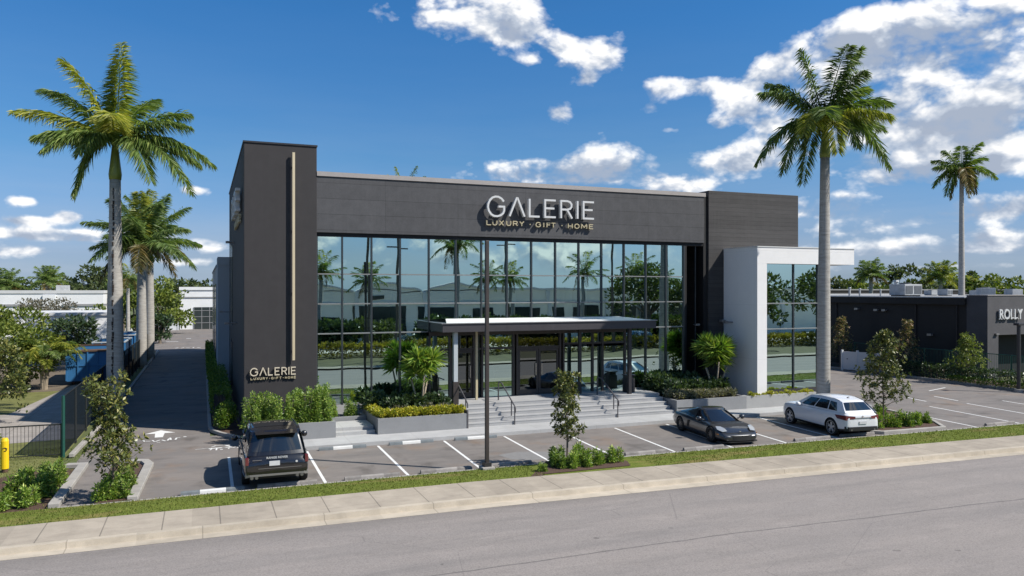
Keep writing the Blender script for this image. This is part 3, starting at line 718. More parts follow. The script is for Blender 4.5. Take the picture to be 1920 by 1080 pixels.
def frond(b, base, ctrl, tip, rg, n=46, Lmax=0.62, w=0.05, droop=0.5, rach=0.028):
    """feather leaf along a quadratic curve"""
    base, ctrl, tip = (np.array(q, float) for q in (base, ctrl, tip))
    t = np.linspace(0.10, 0.995, n)[:, None]
    C_ = (1 - t) ** 2 * base + 2 * t * (1 - t) * ctrl + t ** 2 * tip
    T = nrm(2 * (1 - t) * (ctrl - base) + 2 * t * (tip - ctrl))
    side = nrm(np.cross(T, np.array([0, 0, 1.0])) + 1e-4)
    upv = np.cross(side, T)
    tt = t[:, 0]; prof = Lmax * (0.40 + 0.60 * np.sin(np.clip(tt * 1.02, 0, 1) * PI) ** 0.5) * (1 - 0.22 * tt)
    for sgn in (-1, 1):
        for layer in (0, 1):
            lift = rg.normal(0.22 if layer else -0.15, 0.22, n)[:, None]
            D = nrm(side * sgn + T * (0.34 + 0.45 * t) + upv * lift + np.array([0, 0, -1.0]) * (droop * rg.uniform(.5, 1.2, n)[:, None]))
            L = prof * rg.uniform(.85, 1.12, n)
            S = nrm(np.cross(D, T + rg.normal(size=(n, 3)) * .8))
            V = np.empty((n, 4, 3)); mid = C_ + D * (L * .45)[:, None]
            W = w * (1 - 0.3 * tt)[:, None]
            V[:, 0] = C_; V[:, 1] = mid + S * W / 2; V[:, 2] = C_ + D * L[:, None] + np.array([0, 0, -1.0]) * (droop * L * .35)[:, None]; V[:, 3] = mid - S * W / 2
            b.arrays(V.reshape(-1, 3), np.arange(n * 4).reshape(n, 4))
    pts = [((1 - q) ** 2 * base + 2 * q * (1 - q) * ctrl + q ** 2 * tip) for q in np.linspace(0, 1, 9)]
    b.tube(pts, [rach * (1.3 - q) for q in np.linspace(0, 1, 9)], 4, cap=False)
RT = Vector((ca, -sa, 0)); FW = Vector((sa, ca, 0)); UP = Vector((0, 0, 1))
def royal_palm(name, label, base, r0, r1, z_top, shaft, crown_z, fr, seed, mats=('palm_leaf',), scar=False, Lf=0.62, w=0.05, group=None, lean=(0, 0), n=46, droop=.5):
    """fr: fronds as (right, up, away, lift, gold) from the crown's heart, in metres"""
    rg = np.random.default_rng(seed)
    t = thing(name, label, 'palm tree', (base[0], base[1], base[2]), 0, group)
    b = MB(); zs = np.linspace(base[2] - .05, z_top, 14)
    def ctr(z):
        q = (z - base[2]) / (z_top - base[2]); return Vector((base[0] + lean[0] * q, base[1] + lean[1] * q, z))
    rs = [r0 * (1.18 - 1.2 * min(1, q / .06) * .15) if q < .06 else r0 + (r1 - r0) * q + 0.05 * r0 * math.sin(q * 5) for q in np.linspace(0, 1, 14)]
    b.tube([ctr(z) for z in zs], rs, 18); b.build('trunk', 'palm_bark', t, smooth=True)
    top = ctr(z_top)
    if scar:   # old dark scar running down the street side of the trunk
        s = MB()
        z = base[2] + 1.2
        while z < z_top - .5:
            q = (z - base[2]) / (z_top - base[2]); rad = r0 + (r1 - r0) * q + 0.05 * r0 * math.sin(q * 5)
            hh = rg.uniform(.08, .2); ww = rg.uniform(.04, .10)
            a = -FW * (rad * .985) + RT * (rad * (.18 + rg.uniform(-.06, .06)))
            p = ctr(z) + a.normalized() * (rad + .001)
            s.tube([p, p + UP * hh], [ww * .5, ww * .6], 6)
            z += hh + (rg.uniform(0, .25) if rg.random() < .5 else .02)
        s.build('bark_scar', 'bark_scar', t)
    c = MB(); k = top
    c.tube([k, k + UP * shaft * .15, k + UP * shaft * .5, k + UP * shaft, k + UP * (shaft * 1.1)], [r1 * 1.02, r1 * 1.12, r1 * .85, r1 * .5, r1 * .3], 14)
    c.build('crownshaft', 'crownshaft', t, smooth=True)
    heart = Vector((top.x, top.y, crown_z)); groups = {0: MB(), 1: MB(), 2: MB()}
    for (rx, uz, fy, lift, gold) in fr:
        tip = heart + RT * rx + UP * uz + FW * fy
        out = RT * rx + FW * fy
        ctrl = heart + out * 0.52 + UP * (max(uz, 0) * .62 + lift * .62)
        start = heart + out.normalized() * 0.08 if out.length > .1 else heart
        frond(groups[gold], start, ctrl, tip, rg, n=n, Lmax=Lf, w=w, droop=droop)
    names = {0: 'palm_leaf', 1: 'palm_leaf_gold', 2: 'palm_leaf_dry'}
    first = None
    allb = MB(); mats = []
    for gi in (0, 1, 2):
        if groups[gi].f:
            allb.cur = len(mats); mats.append(names[gi]); allb.add(groups[gi].v, groups[gi].f)
    allb.build('crown', mats, t)
    return t
def rnd_fronds(n, L, seed, up0=1.0, dn=-0.9):
    rg = random.Random(seed); out = []
    for i in range(n):
        a = 2 * PI * (i * 0.382 + rg.uniform(-.05, .05)); q = i / (n - 1)
        el = up0 + (dn - up0) * q
        l = L * (0.85 + .2 * rg.random()) * (1 if q < .85 else .9)
        out.append((math.cos(a) * math.cos(el) * l, math.sin(el) * l, math.sin(a) * math.cos(el) * l, L * (.35 if el > .2 else .28), 1 if q < .12 else (2 if q > .9 else 0)))
    return out

def branch_tree(name, label, base, h, spread, seed, leafmat='magnolia_leaf', leafL=.16, leafW=.065, first=.18, nb=26, cat='tree', group=None,
                profile=None, ros=9, trunk_r=.035, bark='bark', per=6):
    """young tree: real stem and limbs, leaves in rosettes on twigs"""
    rg = np.random.default_rng(seed); rd = random.Random(seed)
    t = thing(name, label, cat, base, 0, group)
    b = MB(); lean = Vector((rd.uniform(-.04, .04), rd.uniform(-.04, .04), 0)) * h
    B0 = Vector(base)
    def ax(q): return B0 + UP * (h * .97 * q) + lean * q * q + Vector((math.sin(q * 7 + seed) * .02 * h, math.cos(q * 6 + seed) * .015 * h, 0)) * q
    b.tube([ax(q) for q in np.linspace(0, 1, 8)], [trunk_r * (1 - .8 * q) + .006 for q in np.linspace(0, 1, 8)], 6)
    tips = []
    prof = profile or (lambda q: math.sin(min(1, q * 1.15 + .12) * PI) ** .7)
    for i in range(nb):
        q = first + (1 - first) * (i + rd.uniform(0, .9)) / nb
        a = i * 2.4 + rd.uniform(-.5, .5)
        l = spread * prof((q - first) / (1 - first)) * rd.uniform(.65, 1.1)
        p0 = ax(q); d = Vector((math.cos(a), math.sin(a), rd.uniform(.15, .6) + .5 * q))
        p1 = p0 + d.normalized() * l * .55; p2 = p1 + (d.normalized() + UP * .25).normalized() * l * .45
        b.tube([p0, p1, p2], [.014, .009, .004], 4, cap=False)
        for k in range(per):
            s = rd.uniform(.3, 1.0) if k else 1.0
            pt = p0.lerp(p1, s / .55) if s < .55 else p1.lerp(p2, (s - .55) / .45)
            off = Vector((rd.gauss(0, 1), rd.gauss(0, 1), rd.gauss(.3, .7))) * l * .16
            tips.append((pt + off, (d.normalized() + off.normalized() * .6).normalized()))
    tips += [(ax(1) + UP * .03, UP), (ax(.97), Vector((.5, .2, 1)).normalized())]
    b.build('stem', bark, t)
    P0 = []; D0 = []
    for p, d in tips:
        for k in range(ros):
            a = 2 * PI * k / ros + rd.random()
            o = d.orthogonal().normalized(); o2 = d.cross(o)
            v = (o * math.cos(a) + o2 * math.sin(a)) + d * rd.uniform(.1, .9) + Vector((0, 0, rd.uniform(-.35, .3)))
            P0.append(p + v * .01); D0.append(v.normalized())
    N = len(P0); c = MB()
    V, Fq = leafset(np.array(P0), np.array(D0), leafL * rg.uniform(.7, 1.25, N), leafW * rg.uniform(.8, 1.2, N), rg)
    c.arrays(V, Fq); c.build('crown', leafmat, t)
    return t

def bush_proto(name, label, kind, r, h, seed, mat, L, W, n, group=None, spires=0, cat='shrub'):
    """a shrub at the origin: stems and leaves"""
    rd = random.Random(seed); t = thing(name, label, cat, (0, 0, 0), 0, group)
    b = MB(); blobs = []
    for i in range(6):
        a = rd.uniform(0, 6.28); q = rd.uniform(.1, .7)
        b.tube([(0, 0, 0), (math.cos(a) * r * q * .5, math.sin(a) * r * q * .5, h * .45), (math.cos(a) * r * q, math.sin(a) * r * q, h * .8)], [.014, .01, .005], 4)
    b.build('stem', 'bark', t)
    if spires:
        for i in range(spires):
            a = i * 2.4; q = r * .62 * math.sqrt((i + .5) / spires); x, y = math.cos(a) * q, math.sin(a) * q
            hh = h * rd.uniform(.62, 1.0)
            for k in range(7):
                z = hh * (k + .6) / 7; blobs.append((x + rd.gauss(0, .02), y + rd.gauss(0, .02), z, r * .30 * (1.12 - .12 * k), r * .30 * (1.12 - .12 * k), hh * .085))
    else:
        for i in range(14):
            a = rd.uniform(0, 6.28); q = r * .6 * math.sqrt(rd.random()); z = h * rd.uniform(.3, .78)
            blobs.append((math.cos(a) * q, math.sin(a) * q, z, r * .42, r * .42, h * .24))
    c = MB(); leaf_cloud(c, blobs, n, L, W, seed, .8, .45); c.build('foliage', mat, t)
    return t
def strap_proto(name, label, r, seed, mat, n=46, cat='plant', group=None, w=.05):
    rg = np.random.default_rng(seed); t = thing(name, label, cat, (0, 0, 0), 0, group)
    c = MB(); a = rg.uniform(0, 2 * PI, n); el = rg.uniform(.15, 1.35, n)
    D = np.stack([np.cos(a) * np.cos(el), np.sin(a) * np.cos(el), np.sin(el)], 1)
    L = r * rg.uniform(.7, 1.15, n)
    V, Fq = leafset(np.zeros((n, 3)) + rg.normal(0, r * .08, (n, 3)) * np.array([1, 1, 0]), D, L, w, rg, fold=.22); c.arrays(V, Fq)
    c.build('foliage', mat, t); return t

def broad_tree(name, label, base, h, rad, seed, mat='tree_leaf', n=2600, L=.5, W=.3, crown0=.3, group=None, cat='tree', flat=.8, trunk=.2, dens=1.0):
    rd = random.Random(seed); t = thing(name, label, cat, base, 0, group)
    b = MB(); B0 = Vector(base); fork = B0 + UP * h * crown0
    b.tube([B0, fork], [trunk, trunk * .75], 8); blobs = []
    for i in range(11):
        a = i * 2.4 + rd.uniform(-.3, .3); q = rad * rd.uniform(.25, .8); z = h * rd.uniform(crown0 + .12, .86)
        p = B0 + Vector((math.cos(a) * q, math.sin(a) * q, z))
        b.tube([fork - UP * .05, fork.lerp(p, .5) + UP * .1 * h * rd.random(), p], [trunk * .5, trunk * .3, trunk * .1], 5)
        s = rad * rd.uniform(.26, .42); blobs.append((*p, s, s, s * flat * .8))
    for i in range(10):
        a = rd.uniform(0, 6.28); q = rad * rd.uniform(.5, .95); s = rad * rd.uniform(.12, .22)
        blobs.append((B0.x + math.cos(a) * q, B0.y + math.sin(a) * q, B0.z + h * rd.uniform(crown0 + .05, .8), s, s, s * .7))
    s = rad * .35; blobs.append((B0.x, B0.y, B0.z + h - s * .8, s, s, s * .8))
    b.build('trunk', 'bark', t)
    c = MB(); leaf_cloud(c, blobs, n, L, W, seed, .6, .3); c.build('crown', mat, t)
    return t

# ================================================================== THE SHOWROOM
FY = 36.0
T0, T1 = 1.69, 4.84                      # tower
XG1 = 24.8                               # glass ends
XB0, XB1 = 26.33, 32.7                   # dark right-hand block
BK = 56.0
bld = thing('showroom_building', 'large charcoal showroom with tall tower, glass curtain wall and white framed wing', 'building', (T0, FY, 0))
b = MB(); b.box(T0, FY, 0, T1, BK, 12.86); b.build('tower', 'tower_stucco', bld, bevel=0.02)
b = MB(); b.box(T0 - .04, FY - .04, 12.862, T1 + .03, BK, 12.94); b.build('tower_coping', 'metal_dark', bld)
# fascia wall above the glass, with its tan coping
b = MB(); b.box(T1 + .003, FY + .02, 8.98, 26.05, FY + .5, 11.55); b.build('fascia_wall', 'panel_grey', bld)
b = MB(); b.box(T1 + .003, FY - .03, 11.552, 26.12, FY + .9, 11.76); b.build('coping', 'coping', bld)
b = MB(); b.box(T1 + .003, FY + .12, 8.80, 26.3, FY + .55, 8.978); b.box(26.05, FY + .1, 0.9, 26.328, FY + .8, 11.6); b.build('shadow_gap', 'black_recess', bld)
b = MB(); b.box(T1 + .003, FY + .95, 9.05, XB1, BK, 11.40); b.build('roof', 'far_grey_roof', bld)
# right-hand dark block (upper part in front, wing wall below)
b = MB(); b.box(XB0, FY, 0.0, XB1, BK - .01, 11.92); b.build('side_block', 'panel_brown', bld, bevel=0.02)
# rear walls, so that the hall is closed
b = MB(); b.box(T1 + .003, BK - .4, 0, XB0 - .003, BK - .05, 9.04); b.build('rear_wall', 'interior_wall', bld)
# base under the glass
b = MB(); b.box(T1 + .003, FY + .12, 0, 26.3, FY + .45, 1.0); b.build('plinth', 'step_concrete', bld)
b = MB(); b.box(T1 + .003, FY + .451, 0.5, XB0 - .003, BK - .41, 0.995); b.build('floor', 'interior_floor', bld)
b = MB(); b.box(T1 + .003, FY + .551, 8.82, XB0 - .003, BK - .41, 8.95); b.build('ceiling', 'interior_wall', bld)
b = MB(); b.box(8, 43.0, 1.0, 25.5, 43.3, 4.1); b.box(5.0, 46, 4.6, 26, 46.3, 8.8); b.build('interior_wall', 'interior_wall', bld)
b = MB(); b.box(5.0, 41.5, 4.35, 26.0, 46, 4.6); b.build('mezzanine', 'interior_column', bld)
for x in (8.76, 13.1, 15.05, 18.3, 19.2, 22.36):
    b = MB(); b.cyl((x, FY + 1.4, 1.0), .17, 7.8, 16); b.build('interior_column', 'interior_column', bld, smooth=False)

# curtain wall: every bay is a window with its own panes; frames in front
MX = [T1, 6.02, 7.39, 8.76, 10.18, 11.55, 12.88, 14.25, 15.59, 16.94, 18.29, 19.64, 21.0, 22.36, 23.64, XG1]
TZ = [1.0, 4.31, 5.69, 7.07, 8.80]
rw = random.Random(11)
def pane(bm_, x0, z0, x1, z1, y, tilt=.0016):
    a, c = rw.uniform(-tilt, tilt), rw.uniform(-tilt, tilt)
    ex = (x1 - x0) * a * .5; ez = (z1 - z0) * c * .5
    bm_.add([(x0, y - ex - ez, z0), (x1, y + ex - ez, z0), (x1, y + ex + ez, z1), (x0, y - ex + ez, z1)], [(0, 1, 2, 3)])
for i in range(len(MX) - 1):
    w_ = MB(); low = 4.31 if 5 <= i <= 11 else 1.0
    for j in range(4):
        if j == 0 and 4 <= i <= 11: continue      # the entrance stands here
        pane(w_, MX[i], TZ[j], MX[i + 1], TZ[j + 1], FY + .22)
    w_.build('window', 'facade_glass', bld)
mu = MB()
for i, x in enumerate(MX[1:]):
    z0 = 4.31 if 5 <= i + 1 <= 11 else 1.0
    mu.box(x - .035, FY + .13, z0, x + .035, FY + .30, 8.80)
mu.box(T1 + .003, FY + .13, 1.0, T1 + .06, FY + .30, 8.8)
mu.build('mullions', 'mullion_metal', bld)
tr = MB()
for z, x0, x1 in ((4.31, T1 + .06, 10.15), (4.31, 21.03, XG1 - .035), (5.69, T1 + .06, XG1 - .035), (7.07, T1 + .06, XG1 - .035), (1.03, T1 + .06, 10.15), (1.03, 21.03, XG1 - .035)):
    tr.box(x0, FY + .16, z - .028, x1, FY + .31, z + .028)
tr.build('transoms', 'transom_lit_metal', bld)
# the dark recess between the glass and the side block
b = MB()
b.box(XG1 + .036, FY + 2.5, 1.0, 26.04, FY + 2.6, 8.8); b.box(XG1 + .036, FY + .13, 1.0, XG1 + .16, FY + 2.5, 8.8)
b.build('recess', 'black_recess', bld)
for q_ in ((XG1 + .45, 5.1, XG1 + .75, 6.6), (XG1 + .95, 5.1, 25.98, 6.6), (XG1 + .45, 2.4, XG1 + .7, 3.6)):
    b = MB(); b.box(q_[0], FY + 2.42, q_[1], q_[2], FY + 2.49, q_[3]); b.build('recess_panel', 'grey_inner_panel', bld)
b = MB(); b.box(XG1 + .4, FY + 2.3, 4.45, 25.9, FY + 2.49, 4.53); b.box(XG1 + .9, FY + .4, 1.0, XG1 + .97, FY + .47, 8.8); b.build('recess_frame', 'mullion_metal', bld)

# entrance: bronze storefront between the mullions, doors with pulls
en = MB(); EY = FY + .05
for x in (10.18, 11.2, 11.55, 12.45, 12.88, 14.55, 14.75, 17.15, 17.35, 19.05, 19.64, 21.0):
    en.box(x - .05, EY - .03, 1.0, x + .05, EY + .16, 4.31)
en.box(10.13, EY - .031, 4.10, 21.05, EY + .161, 4.308)
for x0, x1, z in ((10.23, 12.83, 3.42), (14.8, 17.1, 3.42), (17.4, 20.95, 3.55), (12.93, 14.5, 3.42)):
    en.box(x0, EY + .0, z - .05, x1, EY + .14, z + .05)
en.build('entrance_frame', 'metal_bronze', bld)
for x0, x1 in ((10.23, 11.15), (12.93, 14.5), (17.4, 19.0), (19.1, 19.59), (19.69, 20.95)):
    b = MB(); pane(b, x0, 1.0, x1, 3.37, EY + .06, .003); b.build('sidelight', 'facade_glass', bld)
    b = MB(); pane(b, x0, 3.47 if x1 < 17 else 3.6, x1, 4.1, EY + .06, .003); b.build('transom_light', 'facade_glass', bld)
b = MB(); pane(b, 14.8, 3.47, 17.1, 4.095, EY + .06); b.build('transom_light', 'dark_glass', bld)
b = MB(); pane(b, 11.25, 3.47, 12.4, 4.1, EY + .06); b.build('transom_light', 'dark_glass', bld)
def door(x0, x1, pull_left):
    d = MB(); y = EY + .04; s = .11
    d.box(x0, y, 1.02, x0 + s, y + .06, 3.36); d.box(x1 - s, y, 1.02, x1, y + .06, 3.36)
    d.box(x0 + s, y + .001, 1.02, x1 - s, y + .059, 1.27); d.box(x0 + s, y + .001, 3.22, x1 - s, y + .059, 3.36)
    o = d.build('door', 'metal_bronze', bld)
    gq = MB(); pane(gq, x0 + s, 1.27, x1 - s, 3.22, y + .03, .003); gq.build('door_glass', 'dark_glass', o)
    h = MB(); hx = x0 + s + .04 if pull_left else x1 - s - .04
    h.tube([(hx, y - .01, 1.95), (hx, y - .07, 2.0), (hx, y - .07, 2.6), (hx, y - .01, 2.65)], .022, 6); h.build('handle', 'chrome', o)
door(11.25, 12.4, False); door(14.82, 15.94, False); door(15.96, 17.08, True)

# canopy with its columns
b = MB(); b.box(10.2, 33.95, 4.38, 21.6, FY + .12, 4.76); cn = b.build('canopy', 'canopy_fascia', bld, bevel=.01)
b = MB(); b.box(10.15, 33.9, 4.762, 21.66, 34.02, 4.80); b.box(10.15, 34.021, 4.762, 10.25, FY + .11, 4.80); b.box(21.55, 34.021, 4.762, 21.66, FY + .11, 4.80); b.build('canopy_edge', 'trim_silver', cn)
b = MB(); b.add([(10.42, 34.05, 4.785), (21.5, 34.05, 4.785), (20.6, FY + .1, 4.93), (11.0, FY + .1, 4.93)], [(0, 1, 2, 3)]); b.build('canopy_roof', 'canopy_top', cn)
for x, y, m, s in ((10.95, 34.4, 'steel_light', .10), (12.35, 35.4, 'letter_gold', .055), (20.35, 34.5, 'metal_dark', .09), (18.0, 35.5, 'metal_dark', .08)):
    b = MB(); b.box(x - s, y - s, 1.0, x + s, y + s, 4.378); cc = b.build('column', m, cn, bevel=.01)
    if m == 'steel_light':
        b = MB(); b.box(x - s - .03, y - s - .03, 1.001, x + s + .03, y + s + .03, 2.05); b.build('column_base', 'metal_bronze', cc)

# white framed wing
WY = 33.15
wx0 = P(1420, 600, WY)[0]; wxo = P(1438, 600, WY)[0]; wx1 = P(1601.5, 480, WY)[0]; wz1 = P(1420, 463, WY)[1]; wz0 = P(1438, 494, WY)[1]
gx1 = P(1543, 600, WY)[0]
b = MB(); b.poly([(wx0, WY), (wxo, WY), (wxo, FY - .003), (wx0, FY - .003)], 0.15, wz0 - .002); b.build('frame_leg', 'white_stucco', bld)
b = MB(); b.box(wx0, WY, wz0, wx1, FY - .003, wz1); b.build('frame_head', 'white_stucco', bld)
b = MB(); b.box(wx0 - .03, WY - .03, wz1 + .002, wx1 + .03, FY - .003, wz1 + .05); b.build('frame_coping', 'canopy_top', bld)
b = MB(); gy = WY + .35; zz = [P(1440, y, gy)[1] for y in (722, 675, 617, 568)]; zz = [0.95, 2.35, P(1440, 617, gy)[1], P(1440, 569, gy)[1], wz0 - .01]
xx = [wxo, P(1487, 600, gy)[0], P(1532, 600, gy)[0], gx1]
for i in range(3):
    for j in range(4):
        pane(b, xx[i] + .02, zz[j], xx[i + 1], zz[j + 1], gy)
b.add([(gx1, gy, .95), (gx1, FY - .01, .95), (gx1, FY - .01, wz0 - .01), (gx1, gy, wz0 - .01)], [(0, 1, 2, 3)])
b.build('window', 'facade_glass', bld)
b = MB()
for x in (wxo + .16, xx[1], xx[2], gx1): b.box(x - .04, gy - .06, .95, x + .04, gy + .06, wz0 - .003)
b.box(gx1 - .04, FY - .1, .95, gx1 + .04, FY - .01, wz0 - .003)
b.build('mullions', 'mullion_metal', bld)
for z in (zz[2], zz[3]):
    b = MB(); b.box(wxo + .2, gy - .07, z - .03, gx1 - .045, gy + .05, z + .03); b.build('transom', 'transom_lit_metal', bld)
b = MB(); b.box(wxo + .001, gy - .07, 0.15, gx1, FY - .012, .93); b.build('plinth', 'tower_stucco', bld)
b = MB(); b.box(wxo + .01, gy + 1.9, 0.95, gx1 - .1, gy + 2.0, wz0 - .01); b.build('interior_wall', 'interior_wall', bld)

# light bar on the tower
b = MB(); b.box(3.745, FY - .20, 3.17, 3.855, FY - .12, 12.52); lbp = b.build('light_bar', 'bar_gold', bld)
for z in (3.6, 6.2, 9.0, 11.9):
    b = MB(); b.box(3.77, FY - .119, z, 3.81, FY - .001, z + .06); b.build('bracket', 'metal_dark', lbp)
# tower's flank: slot windows, lights
for y0, y1, z0, z1 in ((49.5, 50.3, 4.2, 9.0), (51.2, 52.0, 4.4, 9.2), (53.0, 53.8, 4.4, 9.3), (49.5, 50.3, .6, 3.2), (51.6, 52.6, .2, 3.3)):
    b = MB(); b.box(T0 - .04, y0, z0, T0 - .003, y1, z1); b.build('slot_window', 'window_dark', bld)
def wall_light(x, y, z, along, size=.5):
    b = MB()
    if along == 'x-': b.tube([(x, y, z), (x - size, y, z), (x - size - .05, y - .1, z + .05)], .045, 6); b.box(x - size - .16, y - .12, z - .06, x - size + .05, y + .12, z + .07)
    else: b.tube([(x, y, z), (x, y - size, z)], .04, 6); b.box(x - .12, y - size - .1, z - .05, x + .12, y - size + .06, z + .06)
    return b.build('wall_light', 'trim_silver', bld, bevel=.01)
wall_light(T0, 44.0, 4.55, 'x-', .45); wall_light(T0, 47.5, 9.1, 'x-', .3); wall_light(T0, 54.5, 4.9, 'x-', .5)
wall_light(wx0, 35.2, 4.55, 'x-', .42); wall_light(wx0, 35.8, 4.6, 'x-', .2); wall_light(25.6, FY + .4, 4.4, 'y', .35)
# pale rear wing on the drive side
rwg = thing('rear_wing', 'pale grey lower wing with stepped parapet behind the tower along the driveway', 'building', (0.95, 58, 0))
b = MB(); b.box(0.95, 56.6, 0, T1, 86.0, 8.05); b.build('wall', 'pale_wall', rwg)
b = MB(); b.box(0.95, 56.55, 8.052, T1, 60.0, 8.62); b.box(0.9, 60.001, 8.052, T1, 86.05, 8.2); b.build('parapet', 'pale_wall', rwg)
for y in (62, 70, 78): 
    b = MB(); b.box(.90, y, .4, .947, y + 3, 6.8); b.build('recess_window', 'window_dark', rwg)

# ------------------------------------------------------------------ lettering
GL = {
 'G': [([(.93, .76), (.80, .90), (.62, .985), (.45, .99), (.28, .94), (.13, .80), (.04, .62), (.02, .45), (.07, .27), (.19, .11), (.36, .02), (.55, .01), (.74, .06), (.89, .17), (.95, .30), (.95, .50), (.62, .50)], 0)],
 'A': [([(.03, 0), (.47, 1), (.53, 1), (.97, 0)], 0)],
 'L': [([(.05, 1), (.05, .03), (1, .03)], 0)],
 'E': [([(.98, .97), (.05, .97), (.05, .03), (.98, .03)], 0), ([(.12, .52), (.86, .52)], 1)],
 'R': [([(.05, 0), (.05, .97), (.55, .97), (.78, .92), (.90, .80), (.90, .66), (.78, .54), (.55, .49), (.12, .49)], 0), ([(.56, .46), (.95, 0)], 1)],
 'I': [([(.5, 0), (.5, 1)], 0)],
 'U': [([(.05, 1), (.05, .35), (.15, .12), (.35, .02), (.65, .02), (.85, .12), (.95, .35), (.95, 1)], 0)],
 'X': [([(.03, 1), (.97, 0)], 0), ([(.97, 1), (.03, 0)], 1)],
 'Y': [([(.03, 1), (.5, .48), (.97, 1)], 0), ([(.5, .44), (.5, 0)], 1)],
 'F': [([(.98, .97), (.07, .97), (.07, 0)], 0), ([(.14, .52), (.82, .52)], 1)],
 'T': [([(0, .96), (1, .96)], 0), ([(.5, .9), (.5, 0)], 1)],
 'H': [([(.06, 0), (.06, 1)], 0), ([(.94, 0), (.94, 1)], 0), ([(.1, .5), (.9, .5)], 1)],
 'O': [([(.5 + .46 * math.cos(a * PI / 8), .5 + .49 * math.sin(a * PI / 8)) for a in range(16)], 2)],
 'M': [([(.04, 0), (.08, 1), (.5, .25), (.92, 1), (.96, 0)], 0)],
}
def letter(ch, x0, x1, z0, z1, t, conv, d0, d1, mat, parent):
    b = MB(); w = x1 - x0; h = z1 - z0
    for pl, k in GL[ch]:
        pp = [(x0 + u * w, z0 + v * h) for u, v in pl]
        b.ribbon(pp, t, conv, d0 + (.003 if k == 1 else 0), d1 - (.004 if k == 1 else 0), closed=(k == 2))
    return b.build('letter', mat, parent)
def sign_row(word, spans, z0, z1, t, conv, d0, d1, mat, parent):
    for ch, (a, c) in zip(word, spans):
        if ch == '.':
            b = MB(); m = (a + c) / 2; zc = (z0 + z1) / 2; b.add([], [])
            b.ribbon([(m - t * .6, zc), (m + t * .6, zc)], t * 1.2, conv, d0, d1); b.build('dot', mat, parent)
        else: letter(ch, a, c, z0, z1, t, conv, d0, d1, mat, parent)
def fit(word, x0, x1, wid=.62, gap=.38, ispan=.25, dotw=.5):
    ws = [(.3 if c == 'I' else (dotw if c == '.' else wid)) for c in word]
    tot = sum(ws) + gap * (len(word) - 1); k = (x1 - x0) / tot; out = []; x = x0
    for w_ in ws: out.append((x, x + w_ * k)); x += (w_ + gap) * k
    return out
sg = thing('facade_sign', 'large silver GALERIE letters over gold LUXURY GIFT HOME on the grey fascia', 'sign', (16, FY + .02, 9.5))
px = lambda z: P(880 + z / 7.385, 400, FY)[0]
sp = [(px(a), px(c)) for a, c in ((226, 466), (522, 742), (797, 940), (1010, 1166), (1230, 1398), (1452, 1478), (1540, 1692))]
cv = lambda u, v, q: (u, q, v)
for (ch, (a, c)), zt in zip(zip('GALERIE', sp), (10.97,) + (10.93,) * 6):
    letter(ch, a, c, 10.02 if ch != 'G' else 9.98, zt, .095, cv, FY - .30, FY - .10, 'letter_silver', sg)
sign_row('LUXURY', [(px(a), px(a + 62)) for a in (225, 308, 400, 500, 592, 680)], 9.56, 9.79, .04, cv, FY - .16, FY - .05, 'letter_gold', sg)
sign_row('.GIFT.', [(px(812), px(840)), (px(905), px(972)), (px(1000), px(1030)), (px(1055), px(1108)), (px(1120), px(1176)), (px(1252), px(1280))], 9.54, 9.77, .04, cv, FY - .16, FY - .05, 'letter_gold', sg)
sign_row('HOME', [(px(a), px(c)) for a, c in ((1350, 1412), (1440, 1505), (1532, 1612), (1642, 1695))], 9.53, 9.76, .04, cv, FY - .16, FY - .05, 'letter_gold', sg)
sg = thing('tower_sign', 'small pale gold GALERIE letters low on the front of the tower', 'sign', (2.9, FY, 2.3))
f7 = [(226, 466), (522, 742), (797, 940), (1010, 1166), (1230, 1398), (1452, 1478), (1540, 1692)]
s7 = [(1.95 + (a - 226) / 1466 * 1.95, 1.95 + (c - 226) / 1466 * 1.95) for a, c in f7]
sign_row('GALERIE', s7, 2.53, 2.86, .042, cv, FY - .13, FY - .05, 'letter_warm', sg)
sign_row('LUXURY.GIFT.HOME', fit('LUXURY.GIFT.HOME', 1.97, 3.9, .6, .35), 2.35, 2.44, .022, cv, FY - .09, FY - .03, 'letter_gold', sg)
sg = thing('flank_sign', 'silver GALERIE letters high on the side of the tower over the driveway', 'sign', (T0, 40, 9.5))
cs = lambda u, v, q: (q, -u, v)
s7 = [(-43.2 + (a - 226) / 1466 * 5.9, -43.2 + (c - 226) / 1466 * 5.9) for a, c in f7]
sign_row('GALERIE', s7, 9.98, 10.97, .12, cs, T0 - .30, T0 - .10, 'letter_silver', sg)
sign_row('LUXURY.GIFT.HOME', fit('LUXURY.GIFT.HOME', -43.1, -37.4, .6, .35), 9.5, 9.78, .06, cs, T0 - .16, T0 - .05, 'letter_gold', sg)

# ------------------------------------------------------------------ steps, landing, planters, rails
stp = thing('entrance_steps', 'wide flight of pale grey concrete steps rising to the glass entrance', 'steps', (11, 32.9, .15))
b = MB(); n = 5; LZ = 1.0; prev = 32.85
for i in range(n):
    y = 32.85 + i * .34; z = .15 + (LZ - .15) * (i + 1) / n
    b.box(11.02, y, .15 if i == 0 else .15, 21.96 if i < 3 else 21.96, y + (.34 if i < n - 1 else FY + .115 - y), z - .001 * 0)
b.build('step', 'step_concrete', stp)
b = MB()
for i in range(n):
    y = 32.85 + i * .34; z = .15 + (LZ - .15) * (i + 1) / n; b.box(11.03, y - .012, z - .035, 21.95, y + .0, z + .001)
b.build('nosing', 'walk_concrete', stp)
b = MB(); b.box(8.0, 35.0, .15, 11.018, FY + .115, 1.0); b.build('landing', 'step_concrete', stp)
sst = thing('side_steps', 'two low concrete steps between the two grey planters left of the entrance', 'steps', (6, 32.9, .15))
b = MB()
